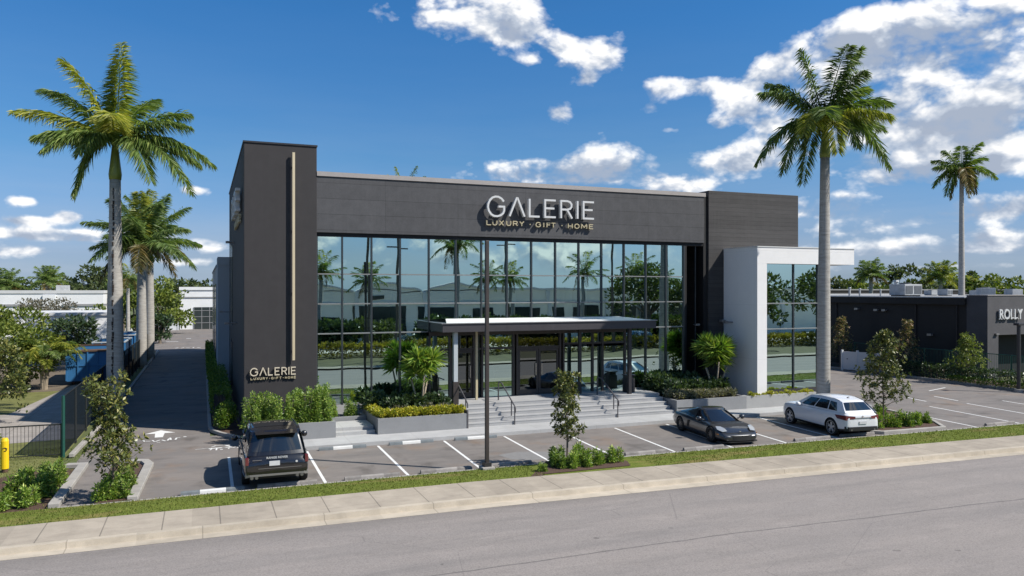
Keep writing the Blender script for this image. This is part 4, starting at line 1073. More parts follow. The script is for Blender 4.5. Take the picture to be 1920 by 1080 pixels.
for i in range(2): b.box(5.22, 33.0 + .36 * i, .15, 6.9, 33.36 + .36 * i if i == 0 else 35.0, .15 + .14 * (i + 1))
b.build('step', 'walk_concrete', sst)

def planter(label, pts, z1, mat='planter_concrete', wall=.14, soil=.09):
    """rim walls round a soil bed"""
    cx = sum(p[0] for p in pts) / len(pts); cy = min(p[1] for p in pts)
    t = thing('planter', label, 'planter', (cx, cy, .15)); b = MB(); n = len(pts)
    C0 = Vector((cx, sum(p[1] for p in pts) / n)); inner = []
    for i in range(n):
        p = Vector(pts[i]); a = (p - Vector(pts[i - 1])).normalized(); c = (Vector(pts[(i + 1) % n]) - p).normalized()
        na = Vector((-a.y, a.x)); nb = Vector((-c.y, c.x)); m = (na + nb).normalized(); k = wall / max(.4, m.dot(na)); inner.append(tuple(p + m * k))
    vs = [(p[0], p[1], .15) for p in pts] + [(p[0], p[1], z1) for p in pts] + [(p[0], p[1], z1) for p in inner] + [(p[0], p[1], z1 - soil) for p in inner]
    fs = []
    for i in range(n):
        j = (i + 1) % n; fs += [(i, j, n + j, n + i), (n + i, n + j, 2 * n + j, 2 * n + i), (2 * n + i, 2 * n + j, 3 * n + j, 3 * n + i)]
    b.add(vs, fs); b.build('wall', mat, t)
    s = MB(); s.add([(p[0], p[1], z1 - soil) for p in inner], [tuple(range(n))]); s.build('soil', 'mulch', t)
    return t
planter('low grey planter wall behind the black SUV, filled with tall green shrubs', [(1.66, 32.72), (5.18, 32.72), (5.18, 35.9), (1.66, 35.9)], .82)
planter('long grey planter left of the entrance steps with a yellow-green hedge along its front', [(6.95, 32.68), (10.95, 32.68), (10.95, 34.98), (7.9, 34.98), (7.9, 36.05), (6.95, 36.05)], .82)
planter('grey planter right of the entrance steps with a fan palm and low planting', [(22.02, 32.72), (26.3, 32.72), (26.3, 35.95), (22.02, 35.95)], .80)
planter('pale low planter wall under the white framed window', [(26.303, 32.72), (30.95, 32.72), (30.95, WY - .01), (26.32, WY - .01)], .80, 'planter_light')
planter('small planted ledge against the glass between the first planter and the landing', [(5.22, 35.1), (6.93, 35.1), (6.93, 36.1), (5.22, 36.1)], .6)
b = MB(); b.box(10.955, 32.66, .15, 11.015, 33.3, .95); tag(b.build('metal_post', 'rail_metal'), 'short dark metal plate at the end of the planter beside the steps', 'post')

def rail(x, label, y0=32.75, flip=1):
    t = thing('handrail', label, 'handrail', (x, y0 + .3, .15), 0, 'handrails on the entrance steps')
    b = MB(); z0, z1 = .15 + .88, 1.0 + .88
    b.tube([(x, y0 - .02, z0 - .32), (x, y0 - .05, z0 - .06), (x, y0 + .12, z0), (x, y0 + 1.75, z1), (x, y0 + 2.1, z1), (x, y0 + 2.16, z1 - .1), (x, y0 + 2.16, 1.0)], .032, 6)
    b.build('top_rail', 'rail_metal', t, smooth=True)
    for y, z, zt in ((y0 + .05, .15, z0 - .06), (y0 + .45, .5, z0 + .18)):
        c = MB(); c.tube([(x, y, z), (x, y, zt)], .03, 6); c.build('post', 'rail_metal', t)
rail(13.3, 'thin dark handrail in the middle-left of the entrance steps'); rail(18.7, 'thin dark handrail on the right part of the entrance steps')
t = thing('handrail', 'short curved dark handrail at the left end of the entrance steps by the planter', 'handrail', (11.15, 33.2, .15), 0, 'handrails on the entrance steps')
b = MB(); b.tube([(11.1, 35.5, 1.9), (11.1, 34.4, 1.9), (11.1, 33.3, 1.35), (11.1, 33.05, 1.2), (11.1, 33.02, 1.0)], .032, 6); b.build('top_rail', 'rail_metal', t)
for y, z in ((33.3, .5), (34.6, 1.0)):
    c = MB(); c.tube([(11.1, y, z - .2), (11.1, y, 1.33 if y < 34 else 1.88)], .03, 6); c.build('post', 'rail_metal', t)

t = thing('litter_bin', 'square dark litter bin on the landing by the right canopy column', 'bin', (20.65, 35.1, 1.0))
b = MB(); b.box(20.45, 34.95, 1.0, 20.95, 35.4, 1.70); b.build('body', 'bin_dark', t, bevel=.02)
b = MB(); b.box(20.5, 35.0, 1.70, 20.9, 35.35, 1.86); b.box(20.43, 34.93, 1.861, 20.97, 35.42, 1.92); b.build('hood', 'metal_dark', t, bevel=.01)

# wheel stops
def wheel_stop_proto(mid='stop_white', end='stop_grey'):
    t = thing('wheel_stop', 'concrete wheel stop painted white in the middle with grey ends', 'wheel stop', (0, 0, 0), 0, 'wheel stops in the parking lot')
    def seg(x0, x1, m, nm):
        b = MB(); pr = [(-.075, 0), (.075, 0), (.06, .08), (.03, .115), (-.03, .115), (-.06, .08)]
        vs = [(x0, p[0], p[1]) for p in pr] + [(x1, p[0], p[1]) for p in pr]; n_ = 6
        b.add(vs, [tuple(range(n_)), tuple(range(2 * n_ - 1, n_ - 1, -1))] + [(i, n_ + i, n_ + (i + 1) % n_, (i + 1) % n_) for i in range(n_)]); b.build(nm, m, t, world=False)
    seg(-.93, -.38, end, 'end_section'); seg(-.379, .379, mid, 'middle_section'); seg(.38, .93, end, 'end_section')
    return t
ws = wheel_stop_proto(); ws2 = wheel_stop_proto('stop_worn', 'stop_pale'); ws2_used = False
WS = [((5.18, 31.0), 0, 'wheel stop at the walkway in the first empty stall right of the black SUV'), ((7.98, 31.02), .01, 'wheel stop at the walkway in the second empty stall right of the black SUV'),
      ((10.78, 30.98), -.02, 'wheel stop at the walkway behind the tall black pole'), ((.3, 25.8), .01, 'wheel stop at the grass verge in the stall left of the black SUV'),
      ((2.55, 25.83), 0, 'wheel stop under the tail of the black SUV'), ((5.3, 25.82), 0, 'wheel stop at the verge in the first empty stall right of the black SUV'),
      ((7.9, 25.82), 0, 'wheel stop at the verge just left of the tall black pole'), ((10.2, 25.85), 0, 'wheel stop at the verge just right of the tall black pole'),
      ((15.9, 25.7), -.01, 'wheel stop at the verge in the stall right of the small magnolia'), ((18.5, 25.62), -.02, 'wheel stop at the verge in the stall left of the grey sports car'),
      ((23.9, 25.5), -.02, 'wheel stop at the verge between the sports car and the white SUV'), ((26.4, 25.5), -.02, 'wheel stop under the tail of the white SUV'),
      ((34.8, 25.1), -.02, 'wheel stop at the verge in the first stall of the right-hand lot'), ((37.6, 25.0), -.02, 'wheel stop at the verge in the second stall of the right-hand lot')]
for i, ((x, y), a, lb_) in enumerate(WS):
    if y < 27 and i > 3:
        c_ = dup(ws2, (x, y, 0.003), a, lb_) if ws2_used else ws2; ws2_used = True; c_.location = (x, y, 0.003); c_.rotation_euler[2] = a; c_['label'] = lb_
        continue
    if i == 0: ws.location = (x, y, 0.003); ws.rotation_euler[2] = a; ws['label'] = lb_
    else: dup(ws, (x, y, 0.003), a, lb_)

# lamp poles, bollard
t = thing('lamp_pole', 'tall plain black square pole standing on the verge before the entrance', 'pole', (9.23, 25.35, .1))
b = MB(); b.box(9.165, 25.285, .1, 9.295, 25.415, 8.05); b.build('pole', 'metal_bronze', t, bevel=.015)
b = MB(); b.box(9.0, 25.12, .02, 9.46, 25.58, .16); b.build('base', 'curb_concrete', t, bevel=.02)
b = MB(); b.box(9.1, 25.22, .161, 9.36, 25.48, .30); b.build('base_cover', 'metal_dark', t)
t = thing('lamp_pole', 'shorter black lamp pole by the hedge at the right edge of the lot', 'pole', (46.9, 32.6, .0))
b = MB(); b.tube([(46.9, 32.6, 0), (46.9, 32.6, 4.15)], .11, 10); b.build('pole', 'metal_dark', t)
b = MB(); b.box(46.65, 32.42, 4.151, 47.15, 32.78, 4.30); b.build('lamp_head', 'metal_dark', t, bevel=.02)
b = MB(); b.cyl((46.9, 32.6, 0), .25, .2, 12); b.build('base', 'curb_concrete', t)
bx, by = G(9, 885)
t = thing('bollard', 'yellow marker post with a dark symbol on the neighbouring lawn', 'bollard', (bx, by, 0))
b = MB(); b.tube([(bx, by, .12), (bx, by, 1.08), (bx, by, 1.18)], [.125, .125, .09], 16); b.build('post', 'bollard_yellow', t, smooth=False)
b = MB(); b.cyl((bx, by, -.02), .1, .14, 12); b.build('base', 'rust', t)
b = MB(); b.ribbon([(bx - .0, .74), (bx + .07, .76), (bx + .09, .83), (bx + .02, .86), (bx - .05, .83)], .02, lambda u, v, q: (u, q, v), by - .135, by - .12); b.build('symbol', 'metal_dark', t)

# ------------------------------------------------------------------ fences
def fence(label, x0, y0, x1, y1, h, post_m, n, screen=True, bars=False, z=0, name='fence', side_first=None):
    t = thing(name, label, 'fence', (x0, y0, z)); A = Vector((x0, y0, z)); B = Vector((x1, y1, z)); d = (B - A) / n
    for i in range(n + 1):
        p = A + d * i; b = MB(); b.tube([p, p + UP * (h + .03)], .045 if (i or side_first is None) else .06, 8)
        b.build('post', post_m if (i or side_first is None) else side_first, t)
    b = MB(); b.tube([A + UP * h, B + UP * h], .028, 6); b.tube([A + UP * .12, B + UP * .12], .018, 6); b.build('top_rail', post_m, t)
    if screen:
        b = MB(); b.quad(A + UP * .12, B + UP * .12, B + UP * (h - .03), A + UP * (h - .03)); b.build('wind_screen', 'wind_screen', t)
    if bars:
        b = MB(); L = (B - A).length; k = int(L / .12); dd = (B - A) / k
        for i in range(1, k): p = A + dd * i; b.tube([p + UP * .12, p + UP * h], .009, 4, cap=False)
        bo = b.build('pickets', post_m, t)
    return t
fence('dark screened fence with a green first post between the driveway and the neighbouring yard', -4.89, 33.35, -4.72, 84, 2.3, 'fence_black', 17, side_first='fence_green')
fence('low see-through wire fence running across the neighbouring lawn', -14, 33.6, -4.95, 33.4, 1.25, 'fence_black', 4, screen=False, bars=True)
fence('green framed fence behind the hedge at the right side of the parking lot', 48.6, 31.0, 48.9, 47.5, 2.1, 'fence_green', 5, screen=False, bars=True)
fence('green framed fence beside the white gate at the back of the lot', 49.0, 48.0, 46.5, 56.0, 2.1, 'fence_green', 3, screen=False, bars=True)
gp = [(47.0, 46.9), (47.55, 45.9), (48.1, 44.9), (48.6, 44.0)]
t = thing('vinyl_gate', 'white vinyl panel gate enclosing the corner by the dark building', 'gate', (47.2, 46.5, 0))
for i in range(3):
    a = Vector((*gp[i], 0)); c = Vector((*gp[i + 1], 0)); nr = Vector((-(c - a).y, (c - a).x, 0)).normalized() * .03
    b = MB(); b.add([a + UP * .08 + nr, c + UP * .08 + nr, c + UP * 1.5 + nr, a + UP * 1.5 + nr, a + UP * .08 - nr, c + UP * .08 - nr, c + UP * 1.5 - nr, a + UP * 1.5 - nr],
                    [(0, 1, 2, 3), (7, 6, 5, 4), (3, 2, 6, 7), (0, 3, 7, 4), (1, 5, 6, 2)]); b.build('panel', 'vinyl_white', t)
for q in gp:
    b = MB(); b.box(q[0] - .07, q[1] - .07, 0, q[0] + .07, q[1] + .07, 1.62); b.build('post', 'vinyl_white', t)
b = MB(); b.box(47.1, 46.5, .9, 47.3, 46.55, .96); b.build('latch', 'metal_dark', t)

# ------------------------------------------------------------------ dumpsters
def dumpster(x, y, L, W, Hh, label, lid=False):
    t = thing('dumpster', label, 'dumpster', (x, y, 0), 0, 'blue dumpsters behind the fence')
    b = MB(); th = .07
    b.box(x, y, .25, x + W, y + th, Hh); b.box(x, y + L - th, .25, x + W, y + L, Hh); b.box(x, y + th, .25, x + th, y + L - th, Hh); b.box(x + W - th, y + th, .25, x + W, y + L - th, Hh)
    b.box(x + th, y + th, .25, x + W - th, y + L - th, .32); b.build('body', 'dumpster_blue', t)
    b = MB()
    for k in (0.0, W * .27, W * .5, W * .73, W - .08): b.box(x + k, y - .07, .3, x + k + .08, y - .001, Hh)
    b.box(x + .01, y - .055, 1.25, x + W - .01, y - .002, 1.31); b.build('door_frame', 'dumpster_blue', t)
    b = MB(); b.box(x - .04, y - .08, Hh + .001, x + W + .04, y + .1, Hh + .09); b.box(x - .04, y + L - .1, Hh + .001, x + W + .04, y + L + .04, Hh + .09)
    b.box(x - .04, y + .101, Hh + .001, x + .08, y + L - .101, Hh + .09); b.box(x + W - .08, y + .101, Hh + .001, x + W + .04, y + L - .101, Hh + .09); b.build('rim', 'steel_light' if not lid else 'rust', t)
    k = 0
    b = MB()
    yy = y + .6
    while yy < y + L - .3:
        b.box(x + W + .001, yy, .3, x + W + .07, yy + .1, Hh - .02); b.box(x - .07, yy, .3, x - .001, yy + .1, Hh - .02); yy += .75
    b.build('ribs', 'dumpster_dark', t)
    b = MB()
    for yy in (y + .4, y + L - .6):
        for xx_ in (x + .3, x + W - .5): b.cyl((xx_, yy, .13), .13, .2, 10, 'x')
    b.build('roller', 'rust', t)
    if lid:
        b = MB(); b.box(x + .1, y + .12, Hh - .35, x + W - .1, y + L - .12, Hh - .25); b.build('load', 'rust', t)
    return t
dumpster(-8.45, 58.6, 6.5, 2.5, 2.2, 'nearest blue roll-off dumpster behind the fence, open top', True)
dumpster(-8.0, 68.0, 6.0, 2.3, 2.2, 'middle blue dumpster behind the first one by the fence')
dumpster(-7.9, 76.5, 6.0, 2.3, 2.3, 'farthest blue dumpster by the driveway fence')

# ================================================================== CARS
def grid_patch(b, fn, nu, nv, u0, u1, v0, v1):
    vs = [fn(u0 + (u1 - u0) * i / nu, v0 + (v1 - v0) * j / nv) for j in range(nv + 1) for i in range(nu + 1)]
    b.add(vs, [(j * (nu + 1) + i, j * (nu + 1) + i + 1, (j + 1) * (nu + 1) + i + 1, (j + 1) * (nu + 1) + i) for j in range(nv) for i in range(nu)])
def lerp(a, b_, t): return a + (b_ - a) * t
def interp(tab, x):
    """smooth table lookup"""
    if x <= tab[0][0]: return tab[0][1]
    for (x0, y0), (x1, y1) in zip(tab, tab[1:]):
        if x <= x1:
            q = (x - x0) / (x1 - x0); q = q * q * (3 - 2 * q) * .5 + q * .5; return y0 + (y1 - y0) * q
    return tab[-1][1]
def car(name, label, S):
    """x: 0 nose .. L tail (car points to local -x); the origin is the middle of the car on the ground"""
    L, W = S['L'], S['W']; t = thing(name, label, 'car', (0, 0, 0)); off = L / 2
    xs_ = [0, .03, .10, .22, .4] + list(np.linspace(.62, L - .62, 18)) + [L - .4, L - .22, L - .10, L - .03, L]
    deck, wid, bot, shd = S['deck'], S['wid'], S['bot'], S['shoulder']
    b = MB(); rings = []
    for x in xs_:
        w = W / 2 * interp(wid, x); zt = interp(deck, x); zb = interp(bot, x); zs = interp(shd, x); cr = S.get('crown', .04)
        zm = zb + (zs - zb) * .45
        half = [(0, zb), (w * .7, zb), (w * .93, zb + .03), (w * .985, zb + .12), (w * 1.0, zm), (w * .985, lerp(zm, zs, .6)), (w * .965, zs), (w * .91, lerp(zs, zt, .62)), (w * .78, zt), (w * .4, zt + cr * .8), (0, zt + cr)]
        rings.append([(x - off, y, z) for y, z in half] + [(x - off, -y, z) for y, z in half[-2:0:-1]])
    n = len(rings[0]); vs = [p for r_ in rings for p in r_]
    fs = [(i * n + k, (i + 1) * n + k, (i + 1) * n + (k + 1) % n, i * n + (k + 1) % n) for i in range(len(rings) - 1) for k in range(n)]
    fs += [tuple(range(n)), tuple((len(rings) - 1) * n + k for k in range(n - 1, -1, -1))]
    b.add(vs, fs); body = b.build('body', [S['paint'], 'plastic_black'], t, world=False)
    me0 = body.data
    md = body.modifiers.new('s', 'SUBSURF'); md.levels = 1; md.render_levels = 1
    cut = MB(); R0 = S['wr']
    for ax_ in S['axles']:
        for sgn in (-1, 1):
            cut.cyl((ax_ - off, sgn * (W / 2 - .34) if sgn > 0 else -W / 2 - .2, R0 + .0), R0 * 1.13, .54, 28, 'y')
    co = cut.build('cut', 'plastic_black', None, world=False)
    bo = body.modifiers.new('b', 'BOOLEAN'); bo.operation = 'DIFFERENCE'; bo.object = co; bo.solver = 'EXACT'
    bpy.context.view_layer.update()
    me = bpy.data.meshes.new_from_object(body.evaluated_get(bpy.context.evaluated_depsgraph_get()))
    body.modifiers.clear(); body.data = me
    # lower cladding and arch interior go black
    cl = S.get('clad', 0); mi = [0] * len(me.polygons)
    if len(me.materials) < 2: me.materials.append(MATS['plastic_black'])
    for p in me.polygons:
        c = p.center; inside = any(abs(math.hypot(c.x - (a - off), c.z - R0) - R0 * 1.13) < .05 and abs(c.y) < W / 2 * .975 and abs(p.normal.y) < .6 for a in S['axles'])
        flat_in = any(math.hypot(c.x - (a - off), c.z - R0) < R0 * 1.1 for a in S['axles']) and abs(p.normal.y) > .8 and abs(c.y) < W / 2 - .2
        if inside or flat_in or c.z < interp(bot, c.x + off) + cl: mi[p.index] = 1
    me.polygons.foreach_set('material_index', mi); me.polygons.foreach_set('use_smooth', [True] * len(me.polygons))
    try: me.set_sharp_from_angle(angle=R(38))
    except Exception: pass
    bpy.data.objects.remove(co)
    # cabin: bottom and top outlines
    C_ = S['cab']   # dict: xf0, xf1, xr1, xr0, wb, wt, zb, zt
    xf0, xf1, xr1, xr0 = (C_[k] - off for k in ('xf0', 'xf1', 'xr1', 'xr0')); wb, wt = C_['wb'], C_['wt']; zt = C_['zt']; zbf, zbr = C_['zbf'], C_['zbr']
    zmf, zmr = C_.get('ztf', zt), C_.get('ztr', zt)
    def zroof(q): return lerp(zmf, zmr, q) + (zt - lerp(zmf, zmr, q)) * math.sin(PI * min(1, max(0, q))) ** .8
    def side(u, v, o=0.0, sg=1):
        x = lerp(lerp(xf0, xr0, u), lerp(xf1, xr1, u), v); z = lerp(lerp(zbf, zbr, u), zroof(u), v)
        ww = lerp(wb, wt, v ** 1.15) * (1 - C_.get('taper', .06) * abs(2 * u - 1) ** 3)
        return (x, sg * (ww + o), z + o * .2)
    def front(s, v, o=0.0):
        x = lerp(xf0, xf1, v) + .16 * (s * s) * (1 - .4 * v); p = side(0, v); ww = p[1]
        return (x - o, s * ww, lerp(zbf, zmf, v) + .035 * (1 - s * s) * v + o * .5)
    def rear(s, v, o=0.0):
        x = lerp(xr0, xr1, v) - .10 * (s * s); p = side(1, v)
        return (x + o, s * p[1], lerp(zbr, zmr, v) + .035 * (1 - s * s) * v + o * .4)
    def top(u, s, o=0.0):
        p = side(u, 1.0); x = p[0]
        if u <= 0: x = front(s, 1)[0]
        elif u >= 1: x = rear(s, 1)[0]
        else: x = lerp(front(s, 1)[0], rear(s, 1)[0], u)
        return (x, s * p[1], p[2] + .035 * (1 - s * s) + o)
    b = MB()
    for sg_ in (-1, 1): grid_patch(b, lambda u, v: side(u, v, 0, sg_), 14, 4, 0, 1, 0, 1)
    grid_patch(b, lambda s, v: front(s, v), 10, 4, -1, 1, 0, 1); grid_patch(b, lambda s, v: rear(s, v), 10, 4, -1, 1, 0, 1); grid_patch(b, lambda u, s: top(u, s), 14, 10, 0, 1, -1, 1)
    bm_ = bmesh.new(); cab = b.build('cabin', S.get('roofpaint', S['paint']), t, world=False, smooth=True); bm_.from_mesh(cab.data)
    bmesh.ops.remove_doubles(bm_, verts=bm_.verts, dist=.03); bmesh.ops.recalc_face_normals(bm_, faces=bm_.faces); bm_.to_mesh(cab.data); bm_.free()
    for p in cab.data.polygons: p.use_smooth = True
    def win(nm, fn, nu, nv, r_, mat='car_glass'):
        b = MB(); grid_patch(b, fn, nu, nv, *r_); o = b.build(nm, mat, cab, world=False, smooth=True); return o
    def dark(nm, fn, nu, nv, r_): return win(nm, fn, nu, nv, r_, 'cabin_dark')
    gm = 'tint_glass'
    if gm not in MATS: M(gm, S.get('glass', (.012, .014, .017)), .06, 0, spec=.9, coat=.5)
    win('windscreen', lambda s, v: front(s, v, .006), 10, 4, (-.90, .90, .06, .93), gm)
    win('rear_window', lambda s, v: rear(s, v, .006), 10, 4, (-.86, .86, C_.get('rw0', .12), .9), gm)
    for sg_ in (-1, 1):
        for (u0, u1) in C_['sidewin']:
            win('side_window', lambda u, v: side(u, v, .006, sg_), 6, 4, (u0, u1, .10, C_.get('vt', .88)), gm)
    if S.get('roof_glass'):
        u0, u1 = S['roof_glass']; win('sunroof', lambda u, s: top(u, s, .006), 8, 8, (u0, u1, -.78, .78), gm)
    # wheels
    for ax_ in S['axles']:
        for sgn in (-1, 1):
            wy = sgn * (W / 2 - .125); b = MB(); prof = [(-.115, .62), (-.115, .93), (-.085, .99), (0, 1.0), (.085, .99), (.115, .93), (.115, .62)]
            vs = []; N = 28
            for dy, rr in prof:
                for k in range(N): a = 2 * PI * k / N; vs.append((ax_ - off + math.cos(a) * R0 * rr, wy + dy, R0 + math.sin(a) * R0 * rr))
            b.add(vs, [(i * N + k, i * N + (k + 1) % N, (i + 1) * N + (k + 1) % N, (i + 1) * N + k) for i in range(len(prof) - 1) for k in range(N)])
            wh = b.build('wheel', 'tyre', t, world=False, smooth=True)
            b = MB(); yo = wy + sgn * .075; c0 = Vector((ax_ - off, yo, R0))
            for k in range(S['spokes']):
                a = 2 * PI * k / S['spokes'] + .3
                for da in ((-.10, .10) if S.get('twin') else (0,)):
                    d = Vector((math.cos(a + da * .6), 0, math.sin(a + da * .6))); e = Vector((math.cos(a + da * 1.6), 0, math.sin(a + da * 1.6)))
                    p0 = c0 + d * R0 * .10; p1 = c0 + e * R0 * .70; s_ = Vector((-e.z, 0, e.x)) * R0 * S.get('spw', .055)
                    dv = Vector((0, sgn * .02, 0))
                    b.add([p0 - s_ * 1.2 + dv, p0 + s_ * 1.2 + dv, p1 + s_ + dv * .4, p1 - s_ + dv * .4, p0 - s_ - dv, p0 + s_ - dv, p1 + s_ - dv, p1 - s_ - dv], [(0, 1, 2, 3), (7, 6, 5, 4), (0, 4, 5, 1), (1, 5, 6, 2), (3, 2, 6, 7), (0, 3, 7, 4)])
            b.tube([c0 - Vector((0, sgn * .02, 0)), c0 + Vector((0, sgn * .028, 0))], R0 * .13, 14)
            nn = 28; ring = []
            for q, rr in ((-.03, .70), (.04, .70), (.04, .775), (-.03, .775)):
                for k in range(nn): a = 2 * PI * k / nn; ring.append((c0.x + math.cos(a) * R0 * rr, c0.y + sgn * q, c0.z + math.sin(a) * R0 * rr))
            b.add(ring, [(i * nn + k, i * nn + (k + 1) % nn, ((i + 1) % 4) * nn + (k + 1) % nn, ((i + 1) % 4) * nn + k) for i in range(4) for k in range(nn)])
            b.build('rim', S['rim'], wh, world=False)
            b = MB(); b.cyl((ax_ - off, wy - sgn * .01, R0), R0 * .66, sgn * .012, 24, 'y'); b.build('brake_disc', 'plastic_black', wh, world=False)
    # mirrors
    for sg_ in (-1, 1):
        mx_, mz = C_['mirror']; b = MB(); b.tube([(mx_ - off, sg_ * wb * .98, mz - .03), (mx_ - off - .02, sg_ * (wb + .14), mz)], .03, 6)
        b.tube([(mx_ - off - .06, sg_ * (wb + .22), mz + .03), (mx_ - off + .0, sg_ * (wb + .22), mz + .03), (mx_ - off + .10, sg_ * (wb + .22), mz + .03)], [.07, .11, .105], 10)
        b.build('mirror', S.get('mirror_paint', S['paint']), t, world=False, smooth=True)
    return t, off, (side, front, rear, top)
def part(t, name, mat, fn, smooth=False, bevel=0.0, parent=None):
    b = MB(); fn(b); return b.build(name, mat, parent or t, world=False, smooth=smooth, bevel=bevel)
def text_mesh(txt, size, depth, name, mat, parent, M4, align='CENTER', bold=0.0):
    cu = bpy.data.curves.new(name, 'FONT'); cu.body = txt; cu.size = size; cu.extrude = depth; cu.align_x = align; cu.offset = bold; cu.resolution_u = 3
    tmp = bpy.data.objects.new('tmp', cu); COL.objects.link(tmp); bpy.context.view_layer.update()
    me = bpy.data.meshes.new_from_object(tmp.evaluated_get(bpy.context.evaluated_depsgraph_get())); bpy.data.objects.remove(tmp); bpy.data.curves.remove(cu)
    me.transform(M4); me.materials.clear(); me.materials.append(MATS[mat]); o = bpy.data.objects.new(name, me); COL.objects.link(o); o.parent = parent; return o

# black luxury SUV, seen from behind
S = dict(L=5.05, W=2.02, paint='paint_black', wr=.385, axles=(.98, 3.98), spokes=10, rim='rim_dark', spw=.05,
         deck=[(0, .62), (.06, .86), (.25, 1.03), (.7, 1.09), (1.5, 1.13), (4.6, 1.16), (4.85, 1.14), (4.98, 1.0), (5.05, .82)],
         wid=[(0, .80), (.15, .92), (.6, .99), (1.2, 1.0), (4.2, 1.0), (4.75, .97), (4.95, .93), (5.05, .88)],
         bot=[(0, .40), (.5, .27), (1, .25), (4.3, .25), (4.8, .32), (5.05, .42)],
         shoulder=[(0, .60), (.1, .78), (.5, .93), (1.4, .98), (4.5, 1.02), (4.9, .98), (5.05, .80)], clad=.06,
         cab=dict(xf0=1.35, xf1=2.15, xr1=4.55, xr0=4.93, wb=.93, wt=.77, zbf=1.08, zbr=1.10, zt=1.86, ztf=1.79, ztr=1.80, sidewin=((.10, .36), (.385, .64), (.665, .93)), mirror=(1.72, 1.14), rw0=.16, taper=.05), roof_glass=(.05, .72))
suv, of, fn = car('black_suv', 'glossy black luxury SUV parked nose-in by the planter, seen from behind', S)
part(suv, 'bumper', 'trim_silver', lambda b: b.add([(5.055 - of, y, z) for y in (-.80, -.4, .4, .80) for z in (.46, .53)] + [(4.99 - of, y, z) for y in (-.93, .93) for z in (.42, .58)], [(0, 2, 3, 1), (2, 4, 5, 3), (4, 6, 7, 5), (8, 0, 1, 9), (6, 10, 11, 7)]))
for ey in (.6, .74, -.6, -.74): part(suv, 'exhaust', 'rim_dark', lambda b: b.tube([(4.95 - of, ey, .42), (5.06 - of, ey, .42)], .05, 10))
for s_ in (-1, 1):
    part(suv, 'taillight', 'lamp_red', lambda b: b.box(4.90 - of, s_ * .83, .82, 5.03 - of, s_ * .935, 1.08), bevel=.02)
part(suv, 'spoiler', 'paint_black', lambda b: b.add([(4.44 - of, -.64, 1.838), (4.44 - of, .64, 1.838), (4.78 - of, .62, 1.785), (4.78 - of, -.62, 1.785), (4.44 - of, -.64, 1.80), (4.44 - of, .64, 1.80), (4.78 - of, .62, 1.77), (4.78 - of, -.62, 1.77)], [(0, 1, 2, 3), (7, 6, 5, 4), (3, 2, 6, 7), (0, 3, 7, 4), (1, 5, 6, 2)]))
part(suv, 'tailgate_trim', 'trim_silver', lambda b: (b.box(5.045 - of, -.72, .985, 5.06 - of, -.45, 1.0), b.box(5.05 - of, -.55, .70, 5.062 - of, .72, .712)))
pp_ = part(suv, 'number_plate', 'plate_white', lambda b: b.box(5.05 - of, -.23, .79, 5.068 - of, .08, .94))
RX = Matrix.Rotation(PI / 2, 4, 'X'); RZ = Matrix.Rotation(PI / 2, 4, 'Z')
text_mesh('RANGE ROVER', .095, .004, 'lettering', 'letter_silver', suv, Matrix.Translation((5.055 - of, 0.0, 1.02)) @ RZ @ RX, bold=.001)
part(suv, 'badge', 'letter_silver', lambda b: b.cyl((5.05 - of, .58, .88), .035, .015, 14, 'x'))
for s_ in (-1, 1): part(suv, 'roof_rail', 'plastic_black', lambda b: b.tube([(-.5, s_ * .70, 1.80), (0.4, s_ * .70, 1.87), (1.6, s_ * .70, 1.84)], .018, 6))
for s_ in (-1, 1):
    for hx in (2.55, 3.5): part(suv, 'door_handle', 'plastic_black', lambda b: b.box(hx - of, s_ * .985, .93, hx + .2 - of, s_ * 1.02, .965), bevel=.008)
    part(suv, 'side_vent', 'trim_silver', lambda b: b.box(1.75 - of, s_ * .99, .55, 1.85 - of, s_ * 1.018, .85))
suv.location = (2.22, 28.0, 0); suv.rotation_euler = (0, 0, -PI / 2 - .01); suv.scale = (1.0, 1.03, .965)

# white crossover, seen from its rear quarter
S = dict(L=4.98, W=2.0, paint='paint_pearl', wr=.40, axles=(.88, 4.03), spokes=5, twin=True, rim='rim_silver', spw=.06,
         deck=[(0, .76), (.05, .92), (.25, 1.05), (.8, 1.11), (1.5, 1.14), (4.4, 1.19), (4.8, 1.18), (4.94, 1.10), (4.98, .90)],
         wid=[(0, .72), (.15, .86), (.5, .96), (1.1, 1.0), (4.2, 1.0), (4.65, .96), (4.9, .89), (4.98, .82)],
         bot=[(0, .34), (.5, .24), (1, .23), (4.2, .23), (4.7, .27), (4.98, .33)],
         shoulder=[(0, .72), (.1, .84), (.5, .95), (1.4, 1.01), (4.4, 1.08), (4.88, 1.02), (4.98, .84)], clad=.13, roofpaint='paint_pearl', mirror_paint='paint_pearl',
         cab=dict(xf0=1.20, xf1=2.15, xr1=4.38, xr0=4.88, wb=.93, wt=.68, zbf=1.11, zbr=1.15, zt=1.74, ztf=1.66, ztr=1.61, sidewin=((.12, .40), (.42, .68), (.70, .86)), mirror=(1.78, 1.14), rw0=.22, taper=.08, vt=.78))
wsv, of, fn = car('white_suv', 'pearl white crossover SUV parked beside the leafy tree island, tail to the street', S)
for s_ in (-1, 1):
    part(wsv, 'taillight', 'lamp_red', lambda b: b.add([(4.32 - of, s_ * 1.0, 1.04), (4.93 - of, s_ * .885, 1.06), (4.94 - of, s_ * .885, .84), (4.48 - of, s_ * 1.005, .88), (5.005 - of, s_ * .42, 1.02), (5.005 - of, s_ * .42, .92)],
         [(0, 1, 2, 3), (1, 4, 5, 2)]))
